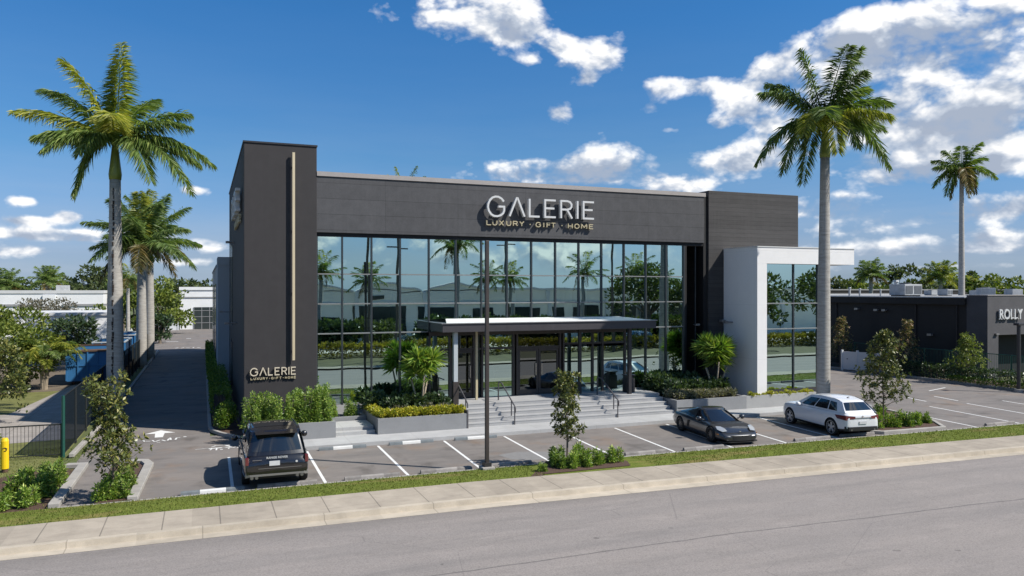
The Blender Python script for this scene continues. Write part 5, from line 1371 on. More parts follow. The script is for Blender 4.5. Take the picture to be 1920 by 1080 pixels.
part(wsv, 'bumper', 'plastic_black', lambda b: b.add([(5.0 - of, y, z) for y in (-.75, .75) for z in (.36, .54)] + [(4.88 - of, y, z) for y in (-.92, .92) for z in (.34, .56)], [(0, 2, 3, 1), (4, 0, 1, 5), (2, 6, 7, 3)]))
part(wsv, 'tail_strip', 'trim_silver', lambda b: b.box(4.985 - of, -.44, .945, 5.003 - of, .44, .965))
part(wsv, 'badge', 'chrome', lambda b: b.cyl((4.96 - of, 0, 1.0), .045, .02, 14, 'x'))
part(wsv, 'number_plate', 'plate_white', lambda b: b.box(4.985 - of, -.2, .66, 5.004 - of, .2, .79))
for ey in (-.62, .62): part(wsv, 'exhaust', 'rim_dark', lambda b: b.tube([(4.9 - of, ey, .40), (5.01 - of, ey, .40)], .045, 10))
for s_ in (-1, 1): part(wsv, 'roof_rail', 'plastic_black', lambda b: b.tube([(2.2 - of, s_ * .62, 1.63), (2.9 - of, s_ * .64, 1.725), (3.8 - of, s_ * .63, 1.71), (4.2 - of, s_ * .62, 1.64)], .02, 6))
part(wsv, 'antenna', 'plastic_black', lambda b: b.tube([(3.9 - of, 0, 1.71), (4.05 - of, 0, 1.79), (4.07 - of, 0, 1.72)], [.03, .012, .01], 6))
for s_ in (-1, 1):
    for hx in (2.3, 3.3): part(wsv, 'door_handle', 'paint_pearl', lambda b: b.box(hx - of, s_ * .97, .88, hx + .2 - of, s_ * 1.005, .91), bevel=.008)
    part(wsv, 'headlight', 'lamp_clear', lambda b: b.add([(.10 - of, s_ * .62, .72), (.42 - of, s_ * .93, .80), (.42 - of, s_ * .93, .73), (.10 - of, s_ * .62, .66)], [(0, 1, 2, 3)]))
wsv.location = (26.5, 27.35, 0); wsv.rotation_euler = (0, 0, -PI / 2 - .14); wsv.scale = (.97, .91, .92)

# graphite sports car, nose to the street
S = dict(L=4.42, W=1.86, paint='paint_graphite', wr=.335, axles=(.86, 3.42), spokes=10, rim='rim_dark', spw=.045,
         deck=[(0, .36), (.06, .45), (.3, .58), (.8, .73), (1.2, .80), (3.2, .86), (3.9, .86), (4.25, .80), (4.38, .70), (4.42, .58)],
         wid=[(0, .70), (.12, .84), (.45, .96), (.9, .985), (1.6, .95), (2.4, .96), (3.3, 1.0), (4.0, .96), (4.42, .82)],
         bot=[(0, .17), (.5, .14), (1, .13), (3.8, .14), (4.2, .24), (4.42, .34)],
         shoulder=[(0, .36), (.1, .44), (.4, .58), (.85, .72), (1.4, .68), (2.4, .72), (3.3, .80), (4.0, .78), (4.42, .54)], clad=.04, crown=.015,
         cab=dict(xf0=1.15, xf1=1.98, xr1=2.75, xr0=4.05, wb=.78, wt=.52, zbf=.78, zbr=.82, zt=1.26, ztf=1.20, ztr=1.20, sidewin=((.06, .40),), mirror=(1.55, .88), rw0=.35, taper=.16))
spc, of, fn = car('sports_car', 'dark grey low two-door sports car parked nose toward the street', S)
for s_ in (-1, 1):
    part(spc, 'headlight', 'lamp_clear', lambda b: b.add([(.20 - of, s_ * .52, .585), (.20 - of, s_ * .72, .56), (.42 - of, s_ * .84, .63), (.62 - of, s_ * .80, .735), (.55 - of, s_ * .62, .73), (.34 - of, s_ * .54, .67)], [(0, 1, 2, 3, 4, 5)]))
    part(spc, 'side_intake', 'plastic_black', lambda b: b.add([(2.62 - of, s_ * .90, .36), (2.80 - of, s_ * .925, .36), (2.72 - of, s_ * .92, .66), (2.60 - of, s_ * .905, .66)], [(0, 1, 2, 3)]))
    part(spc, 'side_marker', 'lamp_red' if False else M('amber', (.30, .12, .03), .3, 0), lambda b: b.box(.30 - of, s_ * .80, .42, .46 - of, s_ * .885, .46))
def nose_strip(b, y1, z0, z1):
    ys = np.linspace(-y1, y1, 13); xs = [-.03 + .26 * (abs(y) / .80) ** 3 for y in ys]
    b.add([(x - of, y, z) for x, y in zip(xs, ys) for z in (z0, z1)], [(2 * k, 2 * k + 2, 2 * k + 3, 2 * k + 1) for k in range(12)])
part(spc, 'front_intake', 'plastic_black', lambda b: nose_strip(b, .70, .19, .415))
part(spc, 'splitter', 'plastic_black', lambda b: b.poly([(-.03 - of, -.5), (-.03 - of, .5), (.14 - of, .80), (.4 - of, .86), (.4 - of, -.86), (.14 - of, -.80)], .12, .155))
part(spc, 'badge', 'letter_gold', lambda b: b.cyl((.10 - of, 0, .565), .035, .01, 12, 'z'))
part(spc, 'spoiler', 'paint_graphite', lambda b: b.box(4.10 - of, -.62, .895, 4.35 - of, .62, .92), bevel=.01)
spc.location = (20.7, 28.0, 0); spc.rotation_euler = (0, 0, PI / 2 - .13); spc.scale = (1.06, 1.02, .95)
# cars half hidden in the neighbour's yard
c = dup(wsv, (-17.5, 60, 0), .5, 'white car half hidden under the trees of the neighbouring yard'); c.name = 'parked_car'
c = dup(wsv, (-19.5, 64, 0), .4, 'second pale car behind the first one under the neighbouring trees'); c.name = 'parked_car'

# ================================================================== PLANTS
def fr_px(cx, cy, s, lst):
    return [((x - cx) / s, (cy - y) / s, d, lf, g_) for (x, y, d, lf, g_) in lst]
# left royal palm: px fronds around its heart
cx_, cy_, s_ = 217, 262, 38.3
L1 = fr_px(cx_, cy_, s_, [(224, 76, .3, .3, 1), (212, 100, 1.0, .6, 0), (128, 118, -.5, 1.3, 1), (62, 160, .8, 1.3, 0), (40, 214, -.6, 1.1, 1), (50, 252, .9, .8, 0), (100, 270, -1.6, 1.0, 0),
      (132, 296, -2.2, 1.1, 0), (156, 372, -.8, 1.3, 0), (262, 240, -2.8, 1.6, 1), (354, 236, .2, 1.6, 0), (330, 200, 1.8, 1.2, 0), (395, 308, .5, 1.5, 0), (372, 366, -.7, 1.2, 0), (306, 346, -1.2, 1.1, 0), (350, 300, 1.8, 1.0, 0),
      (180, 170, 2.2, .8, 0), (250, 165, 2.4, .9, 0), (110, 230, 2.2, .8, 0), (190, 300, -1.9, 1.2, 0)])
royal_palm('royal_palm', 'tall royal palm with scarred grey trunk at the left by the driveway', (-3.98, 42.3, 0), .40, .27, P(214, 337, 42.3)[1], 1.75, P(217, 262, 42.3)[1], L1, 3, scar=True, Lf=1.12, w=.085, n=88, droop=.55)
cx_, cy_, s_ = 1553, 228, 38.5
L2 = fr_px(cx_, cy_, s_, [(1508, 92, .2, .7, 0), (1618, 93, -.2, .8, 0), (1574, 104, -1.5, 1.3, 0), (1430, 178, -.3, 1.5, 0), (1455, 150, .9, 1.1, 0), (1680, 192, .3, 1.5, 0), (1645, 158, .9, 1.0, 0), (1640, 236, -2.0, 1.2, 1),
      (1427, 306, .2, 1.4, 0), (1462, 330, -.8, 1.4, 0), (1496, 350, -1.0, 1.2, 0), (1667, 318, -.4, 1.7, 0), (1545, 300, -2.0, 1.6, 1), (1480, 270, -2.3, 1.4, 1), (1590, 285, -1.5, 1.3, 0), (1690, 230, 1.6, 1.2, 0), (1510, 240, -2.8, 1.3, 0), (1600, 150, -1.6, 1.1, 0)])
royal_palm('royal_palm', 'tall royal palm on a slim grey trunk in front of the white framed wing', (28.05, 29.2, 0), .325, .235, P(1549, 296, 29.2)[1], 1.5, P(1553, 228, 29.2)[1], L2, 4, Lf=1.05, w=.085, lean=(.12, 0), n=84, droop=.55)
# far right palm
pos = D3(1803, 305, 84); b0 = (pos.x, pos.y, 0)
cx_, cy_, s_ = 1810, 318, 17.2
L3 = fr_px(cx_, cy_, s_, [(1846, 268, 0, .8, 0), (1780, 282, .5, .8, 0), (1757, 315, -.4, 1.0, 0), (1760, 350, .3, 1.0, 0), (1777, 368, -.5, 1.0, 0), (1795, 372, .6, .9, 2), (1818, 370, -.6, 1.0, 2), (1838, 362, .2, 1.1, 2), (1872, 335, -.3, 1.2, 0), (1862, 295, .8, 1.0, 0),
      (1820, 272, 1.0, .6, 0), (1768, 298, 1.4, .8, 0), (1850, 345, 1.5, 1.0, 0), (1805, 365, -2, 1.2, 2)])
royal_palm('royal_palm', 'distant tall palm rising behind the dark building at the right', b0, .34, .22, pos.z - .8, .7, P(1810, 318, pos.y)[1], L3, 6, Lf=1.25, w=.15, n=40)
# the two palms beside the driveway and further ones
ZA = P(278, 500, 62.9)[1]
royal_palm('royal_palm', 'nearer of the two royal palms standing close together beside the shaded driveway', (-4.68, 70.4, 0), .40, .34, 8.3, 1.3, 10.0, rnd_fronds(26, 4.5, 2, 1.45, -.75), 8, Lf=1.2, w=.11, n=56, group='paired royal palms along the driveway')
royal_palm('royal_palm', 'farther of the two paired royal palms beside the driveway, yellow-green crown', (-4.55, 78.8, 0), .40, .34, 8.9, 1.3, 10.8, rnd_fronds(24, 4.8, 12, 1.5, -.7), 9, Lf=1.2, w=.11, n=56, group='paired royal palms along the driveway')
x_, y_ = P(758, 320, 60)[0], 60
royal_palm('royal_palm', 'palm behind the showroom with only the frond tips above the roof', (x_, y_, 0), .4, .3, 12.3, 1.0, 13.5, [(-.7, 2.6, 0, .6, 1), (1.0, 2.7, 0, .6, 0), (-1.3, 2.0, .4, .6, 1), (1.6, 1.9, .3, .6, 0), (3, .4, 0, 1, 0), (-3, .3, 0, 1, 0)], 14, Lf=.8, w=.07, n=34)

# clumping fan palms in the planters
def fan_palm(label, base, crown_z, rad, seed, trunks=4, nros=9):
    rg = np.random.default_rng(seed); rd = random.Random(seed); t = thing('fan_palm', label, 'palm tree', base, 0, 'multi-stemmed palms in the planters')
    B0 = Vector(base); b = MB(); heads = []
    for i in range(trunks):
        a = 2 * PI * i / trunks + .6; sp_ = rad * .42
        top = Vector((B0.x + math.cos(a) * sp_, B0.y + math.sin(a) * sp_, crown_z - rad * .35 + rd.uniform(-.1, .25)))
        mid = B0.lerp(top, .5) + Vector((math.cos(a), math.sin(a), 0)) * .02
        b.tube([B0 + Vector((math.cos(a) * .06, math.sin(a) * .06, 0)), mid, top], [.05, .042, .04], 8); heads.append(top)
    b.build('stems', 'bark_pale', t, smooth=True); c = MB()
    C0 = Vector((B0.x, B0.y, crown_z)); hs = []
    for i in range(nros):
        a = i * 2.4; q = .5 * rad; hs.append(C0 + Vector((math.cos(a) * q * rd.uniform(.2, 1), math.sin(a) * q * rd.uniform(.2, 1), rd.uniform(-.30, .42) * rad)))
    for hpt in hs:
        n = 95; a = rg.uniform(0, 2 * PI, n); el = rg.uniform(-.55, 1.45, n)
        D = np.stack([np.cos(a) * np.cos(el), np.sin(a) * np.cos(el), np.sin(el)], 1)
        Lf = rad * .60 * rg.uniform(.7, 1.1, n)
        V, Fq = leafset(np.array(hpt)[None] + D * .05, D, Lf, .10, rg, fold=.12); c.arrays(V, Fq)
    c.build('crown', 'fan_leaf', t)
fan_palm('multi-stemmed palm with bright spiky crown in the planter left of the entrance steps', (9.25, 34.25, .74), P(786, 690, 34.25)[1], 1.18, 21, 3, 11)
fan_palm('multi-stemmed palm with round green crown before the dark recess right of the steps', (25.75, 34.6, .72), P(1341, 668, 34.6)[1], 1.45, 22, 5, 14)

# young magnolias
MG = 'young magnolias in the street-side beds'
branch_tree('magnolia_tree', 'irregular young magnolia on the kerb island at the left corner of the lot', (-2.5, 25.95, .05), 3.25, 1.05, 31, nb=36, per=9, first=.2, leafL=.15, leafW=.06, ros=10, group=MG, profile=lambda q: .62 + .5 * math.sin(q * 9) * .5 + .2 * (1 - q))
branch_tree('magnolia_tree', 'slim oval young magnolia in the verge bed before the entrance steps', (12.1, 24.85, .12), 3.1, .76, 32, nb=36, per=9, first=.24, leafL=.13, leafW=.055, ros=10, group=MG, profile=lambda q: (1.05 - .5 * q) if q < .5 else (.75 - .25 * (q - .5)))
branch_tree('magnolia_tree', 'broad conical young magnolia on the island beside the white SUV', (30.0, 27.4, .1), 4.15, 1.5, 33, nb=48, per=9, first=.14, leafL=.16, leafW=.065, ros=10, group=MG, profile=lambda q: 1.08 - .78 * q)
BT = 'small bronze-tipped trees before the dark building'
for (pxx, pyb, pyt, X, lb_, sd_, ww) in ((1575, 690, 597, 48.4, 'small tree with reddish tips before the dark wall, just right of the palm trunk', 41, 1.7), (1697, 693, 603, 48.5, 'slim tree with bronze tips before the middle of the dark wall', 42, 1.7), (1815, 705, 630, 48.3, 'small pointed tree in the hedge before the far right end of the dark wall', 43, 1.6)):
    yb = PX(pxx, pyb, X)[0]; zt_ = PX(pxx, pyt, X)[1]
    branch_tree('young_tree', lb_, (X, yb, .08), zt_ - .1, ww, sd_, leafmat='bronze_leaf' if sd_ != 43 else 'tree_leaf_lit', nb=36, per=10, first=.12, leafL=.19, leafW=.06, group=BT, profile=lambda q: 1.0 - .8 * q, ros=7)

# shrubs
tall = bush_proto('green_shrub', '', 'tall', .62, 1.45, 51, 'bright_leaf', .11, .038, 3400, 'tall green shrubs in the planter behind the black SUV', spires=5)
spots = [(2.0, 33.3, .95, 'tall green shrub at the left end of the planter by the tower corner'), (2.75, 33.2, 1.0, 'second tall shrub from the left in the planter behind the black SUV'), (3.45, 33.35, .95, 'tall shrub in the middle of the planter below the gold light bar'),
         (4.15, 33.2, 1.05, 'tall shrub right of the middle in the planter behind the black SUV'), (4.75, 33.35, 1.1, 'tallest shrub at the right end of the planter behind the black SUV'), (2.3, 34.2, .95, 'rear shrub close to the tower face at the left of the planter'),
         (3.7, 34.3, 1.0, 'rear shrub close to the tower face under the small GALERIE sign'), (4.7, 34.4, 1.08, 'rear shrub where the tower meets the glass')]
for i, (x, y, s, lb_) in enumerate(spots):
    if i == 0: tall.location = (x, y, .72); tall['label'] = lb_; tall.scale = (s,) * 3
    else: dup(tall, (x, y, .72), i * 1.7, lb_, None, s)
dup(tall, (5.5, 35.6, .5), .4, 'small green shrub against the first glass bays beside the side steps', None, .62)
dup(tall, (6.3, 35.6, .5), 2.4, 'small shrub at the glass just left of the second planter', None, .6)
# row of croton along the planter front
cro = bush_proto('croton_shrub', '', 'c', .27, .50, 52, 'croton_leaf', .10, .05, 520, 'yellow-green croton hedge plants along the planter edge')
k = 0
for i in range(13):
    x = 7.22 + i * .29; lb_ = 'yellow-green croton in the clipped front row of the planter left of the steps'
    if k == 0: cro.location = (x, 32.95, .70); cro['label'] = lb_; cro.scale = (1, .9, 1)
    else: dup(cro, (x, 32.95, .70 + (k % 3) * .01), k * 1.3, lb_)
    k += 1
for i in range(9):
    dup(cro, (7.15, 33.3 + i * .29, .68), i * 2.1, 'croton in the row along the left side of the planter beside the low steps', None, .95)
for i in range(11):
    dup(cro, (26.75 + i * .40, 32.88, .60), i * 1.1, 'small yellow-green plant in the narrow planter under the white framed window', None, .62 if i % 3 else .8)
dk = bush_proto('dark_shrub', '', 'd', .48, .72, 53, 'dark_leaf', .17, .085, 620, 'dark leafy groundcover shrubs in the planters by the glass')
gy_ = bush_proto('grey_shrub', '', 'g', .42, .5, 54, 'grey_leaf', .12, .05, 620, 'grey-green low shrubs in the planters')
rd = random.Random(77); k = 0
for (x0, x1, y0, y1, nx, ny, z, side_) in ((7.5, 10.6, 34.0, 34.75, 6, 2, .70, 'left'), (7.3, 7.9, 35.1, 35.8, 2, 2, .70, 'left corner'), (22.4, 26.0, 34.2, 35.7, 7, 3, .68, 'right')):
    for i in range(nx):
        for j in range(ny):
            x = x0 + (x1 - x0) * (i + .5) / nx + rd.uniform(-.15, .15); y = y0 + (y1 - y0) * (j + .5) / ny + rd.uniform(-.15, .15)
            lb_ = 'dark glossy shrub massed in the planter %s of the entrance steps' % side_ if side_ != 'left corner' else 'dark glossy shrub at the far left corner of the second planter'
            sc_ = rd.uniform(.85, 1.35)
            if k == 0: dk.location = (x, y, z); dk['label'] = lb_
            else: dup(dk, (x, y, z), rd.uniform(0, 6), lb_, None, sc_)
            k += 1
k = 0
for (x0, x1, y0, y1, nx, ny, z, side_) in ((7.7, 10.6, 33.45, 33.9, 6, 1, .70, 'left'), (22.3, 26.0, 33.1, 34.0, 9, 2, .68, 'right')):
    for i in range(nx):
        for j in range(ny):
            x = x0 + (x1 - x0) * (i + .5) / nx + rd.uniform(-.1, .1); y = y0 + (y1 - y0) * (j + .5) / ny + rd.uniform(-.1, .1)
            lb_ = 'low grey-green shrub near the front of the planter %s of the entrance steps' % side_
            if k == 0: gy_.location = (x, y, z); gy_['label'] = lb_
            else: dup(gy_, (x, y, z), rd.uniform(0, 6), lb_, None, rd.uniform(.75, 1.1))
            k += 1
# dark recess planting to the glass bays right of the steps: on the landing edge
for i, (x, y) in enumerate(((22.5, 35.6), (23.3, 35.75), (24.0, 35.6), (24.9, 35.7), (28.0, 32.9))):
    if i < 4: dup(dk, (x, y, .7), i, 'taller dark shrub against the right-hand glass bays', None, 1.55)
# verge bed shrubs round the middle magnolia, island beds, left bed
st_ = bush_proto('bed_shrub', '', 's', .38, .62, 55, 'bright_leaf', .12, .036, 1100, 'leafy green shrubs in the mulch beds', spires=4)
BD = [((11.55, 24.3), .95, 'front-left green shrub round the middle magnolia'), ((12.0, 24.15), .95, 'front green shrub below the middle magnolia trunk'), ((12.5, 24.25), 1.0, 'green shrub just right of the middle magnolia trunk'), ((13.05, 24.3), .95, 'second shrub right of the middle magnolia'),
      ((13.75, 24.35), 1.0, 'rightmost green shrub of the verge bed'), ((11.7, 24.9), 1.1, 'rear-left shrub round the middle magnolia'), ((12.6, 24.95), 1.1, 'rear-right shrub round the middle magnolia'), ((10.75, 24.0), .55, 'small sparse yellow-green plant at the left end of the verge bed'),
      ((28.3, 26.3), 1.2, 'front-left shrub on the island by the white SUV'), ((29.1, 26.15), 1.15, 'front shrub on the island by the white SUV'), ((29.9, 26.1), 1.25, 'shrub below the broad magnolia trunk'), ((30.7, 26.2), 1.1, 'front-right shrub on the island by the white SUV'), ((31.5, 26.4), .9, 'last small shrub at the right tip of the island'),
      ((28.9, 27.6), 1.3, 'rear shrub on the island beside the white SUV'), ((30.4, 28.0), 1.3, 'rear-right shrub on the magnolia island'), ((29.4, 28.8), 1.3, 'rearmost shrub on the magnolia island'),
      ((-2.75, 25.9), 1.0, 'low shrub left of the corner magnolia trunk'), ((-2.3, 25.95), 1.0, 'low shrub right of the corner magnolia trunk'), ((-2.6, 26.7), 1.15, 'shrub behind the corner magnolia'), ((-2.25, 27.3), 1.0, 'shrub on the kerb side behind the corner magnolia'), ((-2.35, 28.3), .9, 'farther shrub on the corner island'),
      ((-4.75, 26.1), 1.0, 'rightmost front shrub of the left lawn bed'), ((-5.35, 25.95), .9, 'second front shrub of the left lawn bed'), ((-5.95, 26.0), .95, 'third front shrub of the left lawn bed'), ((-6.6, 26.0), .9, 'fourth front shrub of the left lawn bed'),
      ((-4.5, 27.2), 1.2, 'large shrub by the kerb in the left lawn bed'), ((-5.2, 27.3), 1.25, 'large shrub in the middle of the left lawn bed'), ((-4.5, 28.3), 1.25, 'shrub by the kerb behind the left lawn bed front row'), ((-5.2, 28.5), 1.1, 'shrub in the third row of the left lawn bed'),
      ((-4.55, 29.4), 1.1, 'rearmost shrub by the kerb of the left lawn bed'), ((-6.0, 27.2), 1.05, 'shrub at the left of the second row in the left lawn bed'), ((-7.2, 26.1), .95, 'leftmost front shrub of the left lawn bed'), ((-6.9, 27.0), 1.0, 'leftmost second-row shrub of the left lawn bed')]
for i, ((x, y), s, lb_) in enumerate(BD):
    z = .12 if x > 9 and x < 15 else .05
    if i == 0: st_.location = (x, y, z); st_['label'] = lb_; st_.scale = (s,) * 3
    else: dup(st_, (x, y, z), i * 1.9, lb_, None, s)
# hedges
def hedge(label, pts, w, h, mat, seed, dens=900, name='hedge', L=.10, W=.05, z0=0.0):
    t = thing(name, label, 'hedge', (pts[0][0], pts[0][1], z0)); rg = np.random.default_rng(seed); b = MB(); c = MB()
    for (x0, y0), (x1, y1) in zip(pts, pts[1:]):
        Ls = math.hypot(x1 - x0, y1 - y0); n = int(Ls * dens); q = rg.random(n); dx, dy = (x1 - x0) / Ls, (y1 - y0) / Ls
        s = rg.uniform(-1, 1, n); zf = rg.random(n) ** .7
        face = rg.random(n); s = np.where(face < .6, np.sign(s) * rg.uniform(.75, 1.05, n), s); zf = np.where(face >= .6, rg.uniform(.85, 1.04, n), zf)
        bump_ = 1 + .10 * np.sin(q * Ls * 5.3) + .06 * np.sin(q * Ls * 11.7 + 1)
        Pp = np.stack([x0 + dx * Ls * q - dy * s * w / 2 * bump_, y0 + dy * Ls * q + dx * s * w / 2 * bump_, z0 + zf * h * bump_], 1)
        D = nrm(np.stack([-dy * s, dx * s, zf * .7], 1) + rg.normal(size=(n, 3)) * .5)
        V, Fq = leafset(Pp, D, L * rg.uniform(.7, 1.3, n), W, rg); c.arrays(V, Fq)
        m = max(2, int(Ls / .5))
        for i in range(m):
            x = x0 + dx * Ls * (i + .5) / m; y = y0 + dy * Ls * (i + .5) / m
            b.tube([(x, y, z0), (x + .05, y, z0 + h * .5), (x - .03, y + .03, z0 + h * .85)], [.02, .015, .008], 4)
            for k_ in range(3): b.tube([(x, y, z0 + h * .3), (x + rg.uniform(-.25, .25), y + rg.uniform(-.2, .2), z0 + h * .8)], [.012, .006], 4)
    b.build('stem', 'bark', t); c.build('foliage', mat, t); return t
hedge('clipped green hedge along the shaded building side of the driveway', [(.85, 41.0), (.85, 56.2)], .85, 1.1, 'hedge_leaf', 61, 620, z0=.1)
hedge('darker hedge farther along the driveway beside the pale rear wing', [(.62, 57.2), (.62, 84)], .5, 1.0, 'hedge_leaf', 62, 260, L=.15, W=.08, z0=.1)
rb_ = bush_proto('round_shrub', 'bright yellow-green rounded shrub at the sunny corner of the driveway kerb', 'r', .62, 1.25, 56, 'hedge_leaf', .10, .05, 3000); rb_.location = (1.0, 36.75, .1)
dup(rb_, (1.0, 38.6, .1), 1.3, 'shaded rounded shrub just behind the bright one at the driveway corner', None, (.9, .9, .85))
hedge('long low grey-green hedge along the right side of the parking lot', [(47.95, 31.3), (47.95, 45.0)], .8, .95, 'dark_leaf', 63, 520, L=.13, W=.07, z0=.08)
hedge('low pale flowering hedge at the foot of the right-hand hedge', [(47.55, 31.0), (47.6, 38)], .35, .4, 'hedge_leaf', 64, 420, L=.10, W=.06, z0=.08)
hedge('low dark hedge at the back of the lot beside the white gate', [(46.4, 48.6), (44.2, 53.5)], .8, 1.0, 'dark_leaf', 65, 260, L=.15, W=.09, z0=.08)

# ================================================================== THE NEIGHBOURS
t = thing('dark_building', 'long low dark painted building with a grey signed portal at the right edge', 'building', (51, 37.6, 0))
b = MB(); b.box(51.0, 39.2, 0, 96, 84, 5.28); b.build('wall', 'dark_building', t)
b = MB(); b.box(50.72, 39.2, 5.282, 96, 84, 5.78); b.build('eaves', 'dark_building', t)
b = MB(); b.box(50.66, 39.15, 5.782, 51.0, 84, 5.86); b.box(51.001, 83.7, 5.782, 96, 84, 5.86); b.build('coping', 'canopy_top', t)
b = MB(); b.sheet([(51, 39.2), (96, 39.2), (96, 83.7), (51, 83.7)], 5.79); b.build('roof', 'far_grey_roof', t)
gx0, gz = P(1872, 628, 37.6)
b = MB(); b.box(50.9, 37.6, 0, gx0, 39.19, 5.95); b.box(gx0 + .001, 37.6, gz, 80, 39.19, 5.95); b.build('portal', 'dark_building_front', t)
b = MB(); b.box(gx0 + .001, 38.9, 0, 79, 39.18, gz - .001); b.build('garage_opening', 'black_recess', t)
b = MB(); b.box(50.86, 37.56, 5.952, 80, 39.24, 6.0); b.build('portal_coping', 'coping', t)
for y, z in ((49.0, 4.7), (47.0, 4.65), (46.2, 4.65), (42.0, 2.9)):
    b = MB(); b.box(50.75, y, z, 50.998, y + .35, z + .16); b.build('wall_light', 'trim_silver', t)
b = MB(); b.box(51.6, 37.45, 3.2, 51.9, 37.598, 3.3); b.build('wall_light', 'trim_silver', t)
for y in (40.0, 43.5, 51.5):
    b = MB(); b.tube([(50.95, y, 0), (50.95, y, 5.2)], .06, 6); b.build('downpipe', 'metal_dark', t)
rs = thing('wall_sign', 'white serif ROLL lettering on the grey portal at the right edge', 'sign', (54, 37.6, 4.5))
rx0, rz0 = P(1872, 599, 37.5)
text_mesh('ROLLY', 1.0, .04, 'lettering', 'letter_silver', rs, Matrix.Translation((rx0 - 54 + .02, -.12, rz0 - 4.5 + .02)) @ RX @ Matrix.Diagonal((.80, 1.0, 1, 1)), 'LEFT', .018)
# little serifs
b = MB()
for u in (.0, .42, 1.66, 2.2): b.box(rx0 + .02 + u * .8, 37.44, rz0 + .0, rx0 + .26 + u * .8, 37.52, rz0 + .06)
b.build('serif', 'letter_silver', rs)
HV = thing('rooftop_unit', '', 'air conditioner', (0, 0, 0), 0, 'air conditioning units on the dark building roof')
b = MB(); b.box(-1, -.8, .12, 1, .8, 1.05); b.build('casing', 'hvac_metal', HV, world=False, bevel=.03)
b = MB(); b.box(-.9, -.83, .25, -.1, -.801, .9); b.box(.1, -.83, .25, .9, -.801, .9); b.build('grille', 'hvac_dark', HV, world=False)
b = MB(); b.cyl((0, 0, 1.051), .45, .12, 16); b.build('fan', 'hvac_dark', HV, world=False); b = MB(); b.box(-.9, -.7, 0, .9, .7, .119); b.build('base', 'metal_dark', HV, world=False)
for i, (pxx, d, sc_, lb_) in enumerate(((1698, 66, .6, 'grey rooftop unit near the middle of the dark roof, left of the far palm trunk'), (1772, 76, .6, 'rooftop unit close to the left of the far palm trunk'), (1826, 80, .5, 'small rooftop unit right beside the far palm trunk'),
                                        (1848, 66, .7, 'largest rooftop unit above the corner of the dark building'), (1900, 70, .6, 'rooftop unit at the right edge above the signed portal'), (1745, 82, .5, 'tiny rooftop box far back on the dark roof'))):
    p = D3(pxx, 545, d)
    if i == 0: HV.location = (p.x, p.y, 5.8); HV['label'] = lb_
    else: dup(HV, (p.x, p.y, 5.8), .3 * i, lb_, None, sc_)
VP = thing('roof_vent', '', 'vent pipe', (0, 0, 0), 0, 'vent pipes on the dark building roof')
b = MB(); b.tube([(0, 0, 0), (0, 0, .9)], .12, 8); b.build('pipe', 'hvac_metal', VP, world=False); b = MB(); b.tube([(0, 0, .9), (0, 0, 1.02)], [.2, .14], 8); b.build('cap', 'hvac_metal', VP, world=False)
for i, (pxx, d, sc_) in enumerate(((1593, 72, .8), (1612, 72, .7), (1651, 70, .6), (1672, 75, .6), (1680, 90, 1.7))):
    p = D3(pxx, 545, d); lb_ = 'metal vent pipe %s on the dark roof right of the white wing' % ('with its tall mast' if i == 4 else ['leftmost', 'second from the left', 'in the middle', 'right of the middle'][i])
    if i == 0: VP.location = (p.x, p.y, 5.8); VP['label'] = lb_; VP.scale = (sc_,) * 3
    else: dup(VP, (p.x, p.y, 5.8), 0, lb_, None, sc_)
t = thing('distant_building', 'farther dark low building behind the rooftop units', 'building', (100, 90, 0))
b = MB(); b.box(85, 96, 0, 150, 120, 6.35); b.build('wall', 'dark_building', t); b = MB(); b.box(84.9, 95.9, 6.351, 150, 96.3, 6.55); b.build('parapet', 'far_grey_roof', t)

# left side
t = thing('white_warehouse', 'long white low building far away at the left behind the trees', 'building', (-40, 126, 0))
b = MB(); b.box(-110, 126, 0, -13.4, 150, 5.9); b.build('wall', 'far_white', t)
b = MB(); b.box(-110, 125.9, 5.901, -13.3, 150, 6.35); b.build('parapet', 'far_white_roof', t)
for x in (-58, -44, -31, -21):
    b = MB(); b.box(x, 125.75, 0, x + 1.6, 125.99, 5.7); b.build('pier', 'far_white', t)
for x in (-54, -40, -28, -18.5):
    b = MB(); b.box(x, 125.85, 4.1, x + 6, 125.995, 4.4); b.build('ledge', 'far_grey_roof', t)
for x in (-56, -47, -37, -26, -16.8):
    b = MB(); b.box(x, 125.93, 1.2, x + 2.2, 125.997, 2.8); b.build('window', 'window_dark', t)
for x in (-50, -33, -20):
    b = MB(); b.box(x, 130, 6.351, x + 1.6, 131.5, 7.1); b.build('roof_box', 'hvac_metal', t)
t = thing('white_shed', 'plain white low shed behind the dumpsters', 'building', (-15, 86, 0))
b = MB(); b.box(-24, 86, 0, -8.7, 96, 3.85); b.build('wall', 'far_white', t)
b = MB(); b.box(-24.1, 85.85, 3.851, -8.6, 96.1, 4.15); b.build('parapet', 'far_white_roof', t)
gy2 = 136.2
a0, az_ = P(337, 538, gy2)
t = thing('garage_building', 'white building with a dark gridded garage door at the far end of the driveway', 'building', (a0, gy2, 0))
b = MB(); b.box(a0, gy2, 0, 16, gy2 + 14, az_ - .5); b.build('wall', 'far_white', t)
b = MB(); b.box(a0 - .1, gy2 - .15, az_ - .499, 16, gy2 + 14, az_); b.build('parapet', 'far_white', t)
b = MB(); z_ = P(360, 557, gy2)[1]; b.box(a0, gy2 - .12, z_ - .12, 16, gy2 - .003, z_ + .05); b.build('cornice', 'far_grey_roof', t)
d0 = P(363, 576, gy2); 
b = MB(); b.box(d0[0], gy2 - .06, 0, 6.5, gy2 - .004, d0[1]); dd_ = b.build('garage_door', 'window_dark', t)
b = MB()
for i in range(6): b.box(d0[0] + i * 1.2, gy2 - .1, 0, d0[0] + i * 1.2 + .08, gy2 - .061, d0[1])
